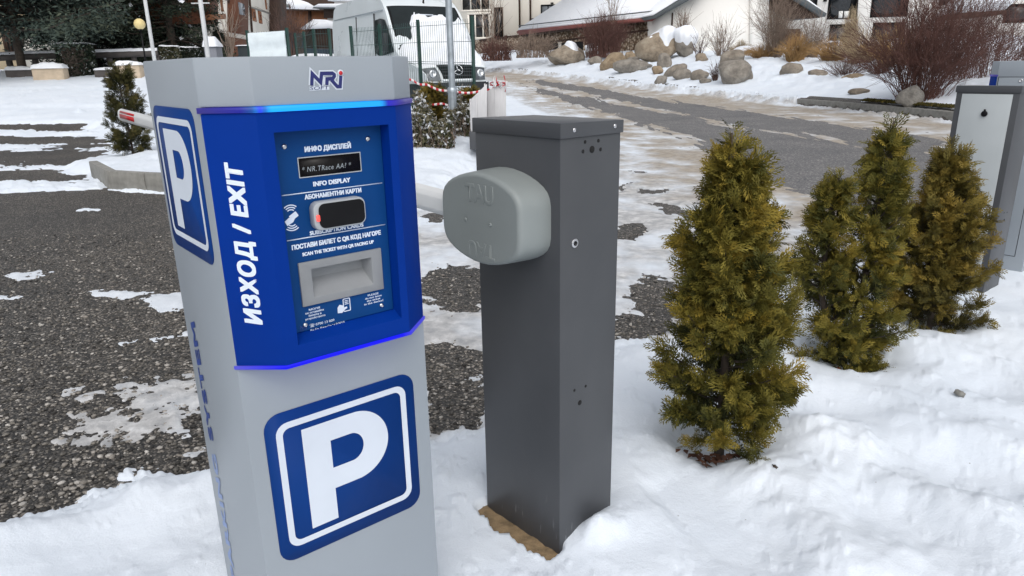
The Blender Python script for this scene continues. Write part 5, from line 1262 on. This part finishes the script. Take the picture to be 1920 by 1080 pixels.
# globe lamp
def z_at(px, py, D): return at(px, py, D)[2]
lx, ly, lz = gz_(275, 30); t_ = thing('globe_lamp', 'thin dark lamp post with a yellowed globe before the conifers', 'street lamp', (lx, ly, lz-.2), 0)
gp = at(265, 45, 30)-np.array([lx, ly, lz-.2]); R_ = 9.3*30/F_PX
MB().tube([(0, 0, 0), (gp[0]*.02, 0, gp[2]*.5), (gp[0]*.05, 0, gp[2]-R_*.9)], [.05, .035, .03], 8).build('pole', M['black'], t_, smooth=True)
MB().lathe([(R_*sin(a)+1e-4, -R_*cos(a)) for a in np.linspace(0, pi, 14)], gp*np.array([.05, 1, 1]), UZ, 24).build('globe', M['lamp_globe'], t_, smooth=True)
MB().lathe([(R_*.35, 0), (R_*.4, .05), (.03, .07)], gp*np.array([.05, 1, 1])+np.array([0, 0, -R_-.03]), UZ, 16).build('collar', M['black'], t_)
# flag poles
def mast(p_top, p_bot, D, r, label, mat, name='flagpole', cat='pole', group=None, extra=0):
    b0_ = at(*p_bot, D); zb = float(base(b0_[0], b0_[1])); t_ = thing(name, label, cat, (b0_[0], b0_[1], min(zb, b0_[2])-.1), 0, group)
    h_ = at(*p_top, D)[2]-t_.location[2]+extra
    MB().tube([(0, 0, 0), (0, 0, h_*.5), (0, 0, h_)], [r, r*.93, r*.85], 14).build('shaft', M[mat], t_, smooth=True)
    MB().lathe([(r*1.1, 0), (r*.9, r), (.002, r*1.6)], (0, 0, h_), UZ, 12).build('finial', M[mat], t_, smooth=True); return t_, h_
GF = 'slim white masts'
mast((275, 0), (291, 120), 22, .055, 'slim white mast right of the globe lamp', 'white_paint', group=GF, extra=3.5)
mt, mh = mast((375, 0), (391, 112), 21, .065, 'slim white mast in front of the balcony house', 'white_paint', group=GF, extra=3.5)
zt_ = at(377, 6, 21)[2]-mt.location[2]; MB().tube([(-.26, 0, zt_), (.24, 0, zt_)], .018, 6).build('cross_bar', M['white_paint'], mt)
t_ = block(384, 405, 86, 112, 23, 'dark grey cabinet with a heap of snow on it at the foot of the mast', 'box_grey', 'utility_cabinet', 'cabinet', None, .22, .5)
t_ = block(446, 466, 84, 108, 17, 'dark plastic bin left of the snow-packed mesh panel', 'bin_dark', 'waste_bin', 'bin', None, .02, .5)
# snow heaps behind the machine
for px, w_, hp, D, lab in ((440, 62, 9, 20, 'ploughed snow heap behind the exit machine, near the dark bin'), ):
    q = at(px, 106, D); A_, B_ = np.meshgrid(np.linspace(-1, 1, 22), np.linspace(-1, 1, 14), indexing='ij'); rr_ = np.hypot(A_, B_)
    o = MB().add(np.stack([A_*w_*D/F_PX/2*1.5, B_*.9, (hp*D/F_PX+.5)*np.clip(1-rr_**2, 0, 1)*(1+1.0*fbm(N1, A_, B_, 2, 4))-.1], -1).reshape(-1, 3), grid_faces(22, 14)).build('snow_heap', M['cap'], None, smooth=True)
    o.location = (q[0], q[1], float(base(q[0], q[1]))); tag(o, lab, 'snow heap')
q = at(386, 82, 22.5); 

# galvanised lamp pole in the snow bank
bq = Gt(851, 246); DP = 12.6; bp_ = at(851, 244, DP)
t_ = thing('lamp_pole', 'galvanised steel pole rising from the snow bank in front of the van', 'pole', (bp_[0], bp_[1], bp_[2]-.4))
zj = at(850, 168, DP)[2]-bp_[2]+.4
MB().tube([(0, 0, 0), (0, 0, zj)], [.082, .078], 16).build('lower_tube', M['galv'], t_, smooth=30)
MB().tube([(0, 0, zj), (0, 0, zj+3.2), (0, 0, 6.0)], [.056, .053, .05], 16).build('upper_tube', M['galv'], t_, smooth=30)
MB().lathe([(.086, -.05), (.088, 0), (.075, .03), (.056, .045)], (0, 0, zj), UZ, 18).build('collar', M['galv'], t_, smooth=30)

# hedge and evergreens in front of the van
def hedge(px0, px1, yt, yb, D, label, mat, n, seed, dep=.7, leaf=.045, name='hedge', fuzz=.12, tlo=.4):
    global rng
    rng = np.random.default_rng(seed); a, c = at(px0, yb, D), at(px1, yt, D); W_, H_ = c[0]-a[0], c[2]-a[2]+.25
    P = rng.random((n, 3)); k = rng.integers(0, 3, n); P[k == 0, 1] = rng.random((k == 0).sum())*.25; P[k == 1, 2] = 1-rng.random((k == 1).sum())*.15
    P = P*np.array([W_, dep, H_]); P[:, 2] += (fbm(N1, P[:, 0]*2, P[:, 1], 1.2, 3)*2.2*fuzz)*P[:, 2]/H_; P += rng.normal(size=(n, 3))*.03
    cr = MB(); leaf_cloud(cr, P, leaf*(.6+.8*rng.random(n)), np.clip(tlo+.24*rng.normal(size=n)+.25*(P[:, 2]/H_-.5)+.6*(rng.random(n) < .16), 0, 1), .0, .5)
    m = n//14; s0 = P[rng.integers(0, n, m)]; s1 = s0*np.array([1, 1, .2])+rng.normal(size=(m, 3))*.05; L = np.linspace(0, 1, 3)[None, :, None]
    V, Fq = tubes(s0[:, None]*(1-L)+s1[:, None]*L, np.full((m, 3), .005), 3)
    t_ = thing(name, label, 'hedge', (a[0], D, a[2]-.25)); cr.build('foliage', M[mat], t_); MB().add(V, Fq).build('stems', M['twig_brown'], t_)
hedge(772, 842, 207, 252, 11.6, 'low snow-speckled hedge left of the galvanised pole', 'hedge', 4600, 101, fuzz=.30, tlo=.5, leaf=.038)
hedge(856, 884, 196, 244, 12.4, 'low hedge between the galvanised pole and the pale channel posts', 'hedge', 2400, 102, fuzz=.30, tlo=.5, leaf=.038)
def bushy(px, yt, yb, D, Wpx, label, seed):
    a = at(px, yb, D); H = at(px, yt, D)[2]-a[2]+.3
    thuja('evergreen_shrub', label, (a[0], a[1], a[2]-.3), H*.86, Wpx*D/F_PX/2, (0, 0), 90, 40, mat='thuja_brown', seed=seed, size=.085, shape=lambda q: (.85+.15*min(1, q/.15))*(1-.55*q**1.6))
bushy(815, 150, 236, 13.0, 56, 'rounded olive evergreen before the van grille, left of the pole', 111)
bushy(862, 160, 240, 13.4, 40, 'olive evergreen tucked behind the pole at the van plate', 112)
bushy(885, 152, 236, 13.0, 36, 'olive evergreen right of the pole below the fence post', 113)

# ------------------------------------------------------------------ mesh fence
def fence(posts, label, name, pitch=.05, packed=()):
    """posts: list of (px, ytop, ybottom, D)"""
    P = [at(p, yt, D) for p, yt, yb, D in posts]; B0 = P[0]
    gb = [float(base(q[0], q[1])) for q in P]
    t_ = thing(name, label, 'fence', (B0[0], B0[1], gb[0]))
    o_ = np.array([B0[0], B0[1], gb[0]])
    for q, g_ in zip(P, gb):
        d_ = q-o_; MB().box((d_[0]-.03, d_[1]-.03, g_-gb[0]-.2), (d_[0]+.03, d_[1]+.03, d_[2])).build('post', M['fence_green'], t_)
    for i in range(len(P)-1):
        a, c = P[i]-o_, P[i+1]-o_; za, zc = gb[i]-gb[0]+.08, gb[i+1]-gb[0]+.08
        L = np.hypot(*(c-a)[:2]); m = max(3, int(L/pitch)); w_ = []; ta, tc = a[2]-.06, c[2]-.06
        u = np.linspace(0, 1, m); nrm = np.array([-(c-a)[1], (c-a)[0], 0])/L*.0
        for s_ in u:
            x = a+(c-a)*s_; w_.append([(x[0], x[1]-.035, za+(zc-za)*s_), (x[0], x[1]-.035, ta+(tc-ta)*s_+.02)])
        mb = MB(); w_ = np.array(w_); V, Fq = tubes(w_, np.full(w_.shape[:2], .0032), 4); mb.add(V, Fq)
        for f_ in (.02, .2, .22, .42, .62, .64, .82, .97):
            pa = np.array([a[0], a[1]-.03, za+(ta-za)*f_]); pc = np.array([c[0], c[1]-.03, zc+(tc-zc)*f_]); mb.tube([pa, pc], .0042, 4)
        if i in packed:
            sb = MB(); uu = np.linspace(0.04, .97, 16); vv = np.linspace(0, 1, 26); A_, B_ = np.meshgrid(uu, vv, indexing='ij')
            z_ = (za+(ta-za)*B_)*(1-A_)+(zc+(tc-zc)*B_)*A_; X_ = a[0]+(c[0]-a[0])*A_; Y_ = a[1]+(c[1]-a[1])*A_
            off = .018*np.cos(B_*2*pi*6)+.012*fbm(N1, A_*6, B_*8, 1, 3)
            sb.add(np.vstack([np.stack([X_, Y_-.07+off, z_], -1).reshape(-1, 3), np.stack([X_, Y_-.02+off*0, z_], -1).reshape(-1, 3)]), np.vstack([grid_faces(16, 26), grid_faces(16, 26)[:, ::-1]+16*26]))
            pnl = sb.build('snow_sheet', M['mesh_snow'], t_, smooth=True)
        mb.build('mesh_panel', M['mesh_wire'], t_)
    return t_
fence([(885, 30, 0, 13.4), (783, 37, 0, 14.2), (711, 45, 0, 14.9), (657, 49, 0, 15.7)], 'green wire mesh fence on dark green posts in front of the white van', 'mesh_fence')
fence([(537, 52, 0, 16.2), (463, 57, 0, 16.2)], 'short length of mesh fence plastered with snow, left of the white car', 'mesh_fence', packed=(0,))
fence([(616, 53, 0, 17.0), (587, 54, 0, 18.5), (569, 59, 0, 20.5), (553, 62, 0, 23)], 'mesh fence running away beside the parked white car', 'mesh_fence', .22)
# barrier tape
def tape(pts, label):
    P = np.array([at(*p) for p in pts]); u = np.linspace(0, len(P)-1, 8*len(P)); i = np.minimum(u.astype(int), len(P)-2); f_ = (u-i)[:, None]; q = P[i]*(1-f_)+P[i+1]*f_
    q[:, 2] -= .04*np.abs(np.sin(u*pi)); w_ = .02
    V = np.stack([q+np.array([0, -.004, w_]), q+np.array([0, -.004, -w_]), q+np.array([0, .0, -w_]), q+np.array([0, 0, w_])], 1); n = len(q)
    Fq = [(k*4+j, k*4+(j+1) % 4, (k+1)*4+(j+1) % 4, (k+1)*4+j) for k in range(n-1) for j in range(4)]
    tag(MB().add(V.reshape(-1, 3), Fq).build('barrier_tape', M['tape']), label, 'tape', 'red and white tape strung along the fence')
tape([(640, 128, 13.6), (772, 149, 12.9), (800, 158, 12.8), (845, 170, 12.6), (905, 170, 12.7), (945, 152, 12.3)], 'upper red and white tape sagging past the van grille')
tape([(660, 190, 13.6), (772, 190, 12.9), (830, 194, 12.75), (868, 196, 12.6)], 'lower red and white tape just above the hedge')
# pale channel posts behind the near cabinet
DA = 11.4; a0_ = at(883, 262, DA); t_ = thing('channel_posts', 'pair of pale aluminium channels with slanted tops standing in the snow behind the dark cabinet', 'posts', (a0_[0], a0_[1], a0_[2]-.15))
o_ = np.array([a0_[0], a0_[1], a0_[2]-.15])
def chan(x0, x1, y0, y1, dep, sh):
    L_ = lambda px, py: at(px, py, DA+dep)-o_
    p = [L_(x0, 270), L_(x1, 270), L_(x1, y1), L_(x0, y0)]
    poly = [(q[0], q[2]) for q in p]; mb = MB(); w_ = poly[1][0]-poly[0][0]
    mb.prism(poly, (0, dep, 0), UX, UZ, UY, 0, .02)
    for f_ in (0, 1): 
        xx = poly[0][0]+w_*f_-(.02 if f_ else 0); zt = poly[3][1]+(poly[2][1]-poly[3][1])*f_; mb.box((xx, dep+.02, 0), (xx+.02, dep+.22, zt))
    for f_ in ((.38,) if not sh else (.45,)): 
        xx = poly[0][0]+w_*f_; zt = poly[3][1]+(poly[2][1]-poly[3][1])*f_; mb.box((xx, dep-.02, .0), (xx+.02, dep, zt-.02))
    return mb.build('channel', M['alu'], t_, bevel=.003)
chan(883, 913, 186, 157, 0, 0); chan(914, 949, 171, 151, .25, 1)
MB().box((-.02, -.05, 0), (.62, .35, .28)).build('base_plate', M['anthracite'], t_, bevel=.01)
rb = MB()
for k in range(16):
    c = at(920+26*rng.random(), 152+9*rng.random(), 11.6)-o_; d_ = rng.normal(size=3)*.05; rb.tube([c-d_, c+rng.normal(size=3)*.02, c+d_], .007, 4)
rb.build('wound_tape', M['tape'], t_)

# ------------------------------------------------------------------ white van
VF = np.array([.49, -.87]); VF /= np.linalg.norm(VF); va = math.atan2(VF[1], VF[0])-pi/2     # local +y = forward
fl = at(773, 160, 15.5)   # front corner nearest the machine
right = np.array([VF[1], -VF[0]]) ; ctr = fl[:2]-right*.97+np.array([.10, 0])
vg = .36
van = thing('delivery_van', 'tall white delivery van with snow on its bonnet and windscreen, parked behind the mesh fence', 'van', (ctr[0], ctr[1], vg), va)
# side profile: (y forward, z)
PR = [(0.02,.28),(.06,.50),(.05,.72),(-.02,.92),(-.16,1.08),(-.34,1.17),(-.70,1.30),(-1.02,1.47),(-1.35,1.86),(-1.72,2.32),(-1.95,2.52),(-2.35,2.70),(-3.2,2.76),(-5.6,2.74),(-5.82,2.62),(-5.90,2.2),(-5.92,.9),(-5.90,.40),(-4.9,.30),(-1.3,.28)]
def hw(y, z):
    w_ = .985-.035*relu(z-1.15)-.055*relu(z-2.0)-.10*relu(z-2.45)
    return w_-.30*sstep(-.75, .1, y)**1.6
vb = MB(); nP = len(PR); sec = []
for k in (-1, -.93, -.5, 0, .5, .93, 1):
    sec.append([(hw(y, z)*k, y-(.10*abs(k)**3 if y > -1.2 else 0), z-(.03*abs(k)**4 if z > 1 else 0)) for y, z in PR])
V = np.array(sec).reshape(-1, 3); Fq = [(j*nP+i, j*nP+(i+1) % nP, (j+1)*nP+(i+1) % nP, (j+1)*nP+i) for j in range(6) for i in range(nP)]
vb.add(V, Fq); vb.add(np.array(sec[0]), [tuple(range(nP))[::-1]]); vb.add(np.array(sec[-1]), [tuple(range(nP))])
body = vb.build('body', M['van_white'], van)
bm = bmesh.new(); bm.from_mesh(body.data); bmesh.ops.remove_doubles(bm, verts=bm.verts, dist=1e-4); bmesh.ops.recalc_face_normals(bm, faces=bm.faces); bm.to_mesh(body.data); bm.free()
for p in body.data.polygons: p.use_smooth = True
body.data.set_sharp_from_angle(angle=radians(35))
def surf(k, t_, off=0):
    """point on the van's front skin: k across -1..1, t_ along the profile index"""
    i = min(int(t_), nP-2); f_ = t_-i; y = PR[i][0]*(1-f_)+PR[i+1][0]*f_; z = PR[i][1]*(1-f_)+PR[i+1][1]*f_
    ty, tz = PR[i+1][0]-PR[i][0], PR[i+1][1]-PR[i][1]; l = math.hypot(ty, tz); ny, nz = tz/l, -ty/l
    return np.array([hw(y, z)*k, y-(.10*abs(k)**3 if y > -1.2 else 0)+ny*off, z-(.03*abs(k)**4 if z > 1 else 0)+nz*off])
def patch(name, ks_, ts, off, mat, thick=.015, parent=None, mask=None):
    A_ = np.array([[surf(k, t, off) for t in ts] for k in ks_]); B_ = np.array([[surf(k, t, off-thick) for t in ts] for k in ks_]); n_, m_ = A_.shape[:2]
    gf = grid_faces(n_, m_); mb = MB(); mb.add(A_.reshape(-1, 3), gf); 
    rim = [(i*m_, (i+1)*m_) for i in range(n_-1)]+[((i+1)*m_+m_-1, i*m_+m_-1) for i in range(n_-1)]+[(j+1, j) for j in range(m_-1)]+[((n_-1)*m_+j, (n_-1)*m_+j+1) for j in range(m_-1)]
    mb.add(np.vstack([A_.reshape(-1, 3), B_.reshape(-1, 3)]), [(a, b, b+n_*m_, a+n_*m_) for a, b in rim])
    return mb.build(name, M[mat], parent or van, smooth=40)
K9 = np.linspace(-.88, .88, 13)
ws = patch('windscreen', K9, np.linspace(7.15, 9.4, 7), .012, 'van_glass')
patch('screen_surround', np.linspace(-.93, .93, 13), np.linspace(7.02, 9.55, 7), .006, 'black', parent=ws)
gr = patch('grille', np.linspace(-.52, .52, 9), np.linspace(2.5, 4.25, 6), .03, 'black')
for tt_ in (2.75, 3.1, 3.45, 3.8): patch('slat', np.linspace(-.50, .50, 9), np.linspace(tt_, tt_+.12, 2), .042, 'bumper', .02, gr)
patch('grille_rim', np.linspace(-.56, .56, 9), np.linspace(2.28, 2.46, 2), .04, 'van_white', .03, gr)
sc_ = surf(0, 3.35, .06); nf_ = np.array([0, .88, .47]); uu_ = np.array([1.0, 0, 0]); vv_ = np.cross(nf_, uu_)*-1
st_ = MB(); an = np.linspace(0, 2*pi, 33); st_.tube([sc_+.115*(uu_*cos(a)+vv_*sin(a)) for a in an], .011, 6, False)
for k in range(3): a = pi/2+k*2*pi/3; st_.tube([sc_, sc_+.112*(uu_*cos(a)+vv_*sin(a))*np.array([1, 1, 1])], [.019, .006], 6)
st_.build('star_emblem', M['chrome'], gr, smooth=True)
for sg_ in (-1, 1):
    patch('headlight', np.linspace(.60*sg_, .98*sg_, 6) if sg_ > 0 else np.linspace(-.98, -.60, 6), np.linspace(2.35, 3.9, 6), .016, 'lamp_glass')
    mb_ = MB(); c = surf(.80*sg_, 3.0, .03); mb_.lathe([(.085, 0), (.085, .012), (.05, .016), (.04, .004), (.001, .002)], c, (0, 1, .15), 18); mb_.build('lamp_lens', M['chrome'], van)
    fo_ = MB(); c = surf(.74*sg_, 1.2, .02); fo_.lathe([(.065, 0), (.065, .012), (.04, .014), (.001, .006)], c, (0, 1, 0), 14); fo_.build('fog_light', M['lamp_glass'], van)
    m_ = MB(); m_.box((1.02*sg_-.12 if sg_ < 0 else 1.02, -1.52, 1.42), (1.02*sg_ if sg_ < 0 else 1.14, -1.36, 1.82)); m_.build('wing_mirror', M['bumper'], van, bevel=.03)
    for yy in (-1.0, -4.7):
        c = (.93*sg_, yy, .06); wh = MB().lathe([(.20, -.11), (.33, -.11), (.35, -.06), (.35, .06), (.33, .11), (.20, .11)], c, (1, 0, 0), 24).build('wheel', M['tyre'], van, smooth=40)
        MB().lathe([(.20, 0), (.19, .03), (.05, .05), (.001, .05)], (c[0]+.08*sg_, yy, .06), (sg_, 0, 0), 20).build('rim', M['galv'], wh)
patch('bumper', np.linspace(-1, 1, 15), np.linspace(0.0, 2.15, 6), .022, 'bumper', .04)
pl = patch('number_plate', np.linspace(-.35, .35, 3), np.linspace(1.25, 1.78, 2), .04, 'sign_white', .02)
pq0 = surf(0, 1.5, .045); pt_ = MB(); lay_text(pt_, '028', pq0, (1, 0, 0), UZ, (0, 1, 0), -.22, -.02, -.04, .08, .02); pt_.build('plate_text', M['black'], pl)
lbx = surf(.32, 1.5, .042); MB().box((lbx[0]-.03, lbx[1]-.002, lbx[2]-.055), (lbx[0]+.015, lbx[1]+.004, lbx[2]+.055)).build('plate_band', M['blue'], pl)
# side windows, mouldings, handle
for sg_ in (-1, 1):
    def sd(y, z, o=.012): return np.array([(hw(y, z)+o)*sg_, y, z])
    def side(name, pts, mat, o=.012, parent=None):
        P = [sd(y, z, o) for y, z in pts]; Q = [sd(y, z, o-.03) for y, z in pts]; n_ = len(P); f = tuple(range(n_)) if sg_ < 0 else tuple(range(n_))[::-1]
        return MB().add(P+Q, [f]+[(i, (i+1) % n_, n_+(i+1) % n_, n_+i) for i in range(n_)]).build(name, M[mat], parent or van)
    side('door_window', [(-1.22, 1.42), (-1.62, 1.96), (-1.80, 2.12), (-2.05, 2.16), (-2.38, 2.14), (-2.42, 1.42), (-2.1, 1.34)], 'van_glass')
    side('lower_bumper_side', [(.02, .30), (.05, .50), (.04, .70), (-.30, .74), (-.62, .72), (-.62, .30)], 'bumper', .022)
    side('side_moulding', [(-1.35, .70), (-1.35, .82), (-5.7, .82), (-5.7, .70)], 'bumper', .02)
    side('door_handle', [(-2.62, 1.20), (-2.62, 1.27), (-2.9, 1.27), (-2.9, 1.20)], 'bumper', .035)
    side('slide_rail', [(-3.9, 1.36), (-3.9, 1.40), (-5.7, 1.40), (-5.7, 1.36)], 'galv', .016)
    for y in (-2.52, -3.85): side('door_seam', [(y, .5), (y, 2.3), (y-.014, 2.3), (y-.014, .5)], 'bumper', .003)
    side('roof_seam', [(-1.9, 2.33), (-1.9, 2.345), (-5.7, 2.345), (-5.7, 2.33)], 'galv', .004)
MB().lathe([(.03, 0), (.02, .05), (.012, .14), (.002, .15)], (-.1, -1.95, 2.50), (0, .3, 1), 10).build('aerial', M['black'], van)
MB().box((-.18, -1.62, 2.215), (.18, -1.60, 2.24)).build('roof_sticker', M['sign_white'], van)
# snow lying on bonnet and half the windscreen
ks_ = np.linspace(-.95, .95, 46); ts_ = np.linspace(3.95, 9.2, 50); A_ = np.zeros((46, 50, 3)); msk = np.zeros((46, 50))
for i, k in enumerate(ks_):
    for j, t in enumerate(ts_):
        n_ = float(fbm(N1, np.array(k*3.), np.array(t*1.3), 1, 3)); lim = 8.75+.7*n_ if k < .25 else 8.75-(k-.25)*3.0+1.1*n_
        q_ = np.clip((lim-t)/.25, -.3, 1); ed_ = np.clip((.95-abs(k))/.08, 0, 1); lo_ = np.clip((t-3.95-.4*abs(n_)-.25*(abs(k) > .55))/.4, -.2, 1)
        msk[i, j] = min(q_, lo_); th_ = .11*np.clip(min(q_, lo_), -.3, 1)*(.9+.35*n_)*max(ed_, .15); A_[i, j] = surf(k, t, th_-.004)
MB().add(A_.reshape(-1, 3), grid_faces(46, 50)).build('snow_cover', M['cap'], van, smooth=True)

# ------------------------------------------------------------------ parked cars
def car(label, loc, rz, paint, group='cars parked beyond the mesh fence'):
    t_ = thing('parked_car', label, 'car', loc, rz, group)
    PR_ = [(2.05,.30),(2.12,.55),(2.0,.78),(1.2,.95),(.45,1.38),(-.2,1.46),(-1.1,1.42),(-1.75,1.02),(-2.0,.95),(-2.1,.6),(-2.05,.30)]
    hw_ = lambda z: .86-.30*relu(z-.92)
    sec_ = [[(hw_(z)*k, y-(.18*abs(k)**3 if y > 1.5 else 0)+(.12*abs(k)**3 if y < -1.8 else 0), z) for y, z in PR_] for k in (-1, -.9, 0, .9, 1)]; n_ = len(PR_)
    mb = MB(); mb.add(np.array(sec_).reshape(-1, 3), [(j*n_+i, j*n_+(i+1) % n_, (j+1)*n_+(i+1) % n_, (j+1)*n_+i) for j in range(4) for i in range(n_)])
    mb.add(np.array(sec_[0]), [tuple(range(n_))[::-1]]); mb.add(np.array(sec_[-1]), [tuple(range(n_))]); mb.build('body', M[paint], t_, bevel=.03)
    for sg_ in (-1, 1):
        P = [((hw_(z)+.012)*sg_, y, z) for y, z in ((.75,1.0),(.38,1.30),(-.2,1.37),(-1.0,1.34),(-1.45,1.02))]; Q = [(x-.03*sg_, y, z) for x, y, z in P]; f = tuple(range(5))
        MB().add(P+Q, [f if sg_ < 0 else f[::-1]]+[(i, (i+1) % 5, 5+(i+1) % 5, 5+i) for i in range(5)]).build('side_window', M['glass'], t_)
        for yy in (1.3, -1.3):
            wh = MB().lathe([(.18, -.09), (.29, -.09), (.31, -.05), (.31, .05), (.29, .09), (.18, .09)], (.80*sg_, yy, .31), (1, 0, 0), 20).build('wheel', M['tyre'], t_, smooth=40)
            MB().lathe([(.18, 0), (.15, .04), (.001, .04)], (.86*sg_, yy, .31), (sg_, 0, 0), 16).build('rim', M['galv'], wh)
        MB().box((.62*sg_-.14, 1.93, .62), (.62*sg_+.14, 2.04, .76)).build('headlight', M['lamp_glass'], t_, bevel=.02)
        MB().box((.66*sg_-.12, -2.06, .68), (.66*sg_+.12, -1.97, .90)).build('tail_light', M['red'], t_, bevel=.02)
    for (y0, z0_), (y1, z1_), nm in (((1.13, .985), (.52, 1.345), 'windscreen'), ((-1.20, 1.375), (-1.70, 1.06), 'rear_window')):
        w0, w1 = hw_(z0_)*.9, hw_(z1_)*.9; n3 = np.array([0, z0_-z1_, y1-y0]) if False else np.array([0, abs(z1_-z0_)*(1 if y0 > 0 else -1), abs(y1-y0)]); n3 = n3/np.linalg.norm(n3)
        P = np.array([(-w0, y0, z0_), (w0, y0, z0_), (w1, y1, z1_), (-w1, y1, z1_)]); MB().add(np.vstack([P+n3*.02, P-n3*.02]), [(0,1,2,3),(7,6,5,4),(0,4,5,1),(1,5,6,2),(2,6,7,3),(3,7,4,0)]).build(nm, M['glass'], t_)
    A_, B_ = np.meshgrid(np.linspace(-.55, .55, 12), np.linspace(-1.0, .3, 14), indexing='ij')
    MB().add(np.stack([A_, B_, 1.40+.12*np.clip(1-np.maximum(np.abs(A_)/.58, np.abs(B_+.35)/.7)**4, 0, 1)+.03*fbm(N1, A_, B_, 3, 3)], -1).reshape(-1, 3), grid_faces(12, 14)).build('roof_snow', M['cap'], t_, smooth=True)
    return t_
q = gz_(566, 24); car('small white car behind the receding mesh fence', (q[0], q[1], .42), 1.9, 'car_white')
q = gz_(618, 22); car('dark car half hidden between the van and the white car', (q[0], q[1], .36), 2.3, 'car_dark')
twig_bush('bare_shrub', 'dusky bare bush behind the white car and fence', 'shrub', at(550, 105, 34), 2.0, 1.0, 80, 'twig_dark', 75, .012, 1.0, 4, basew=.5)
twig_bush('young_tree', 'bare brown sapling against the balcony house', 'tree', at(432, 112, 28), 2.0, .7, 18, 'twig_brown', 76, .013, .9, 3, basew=.1)
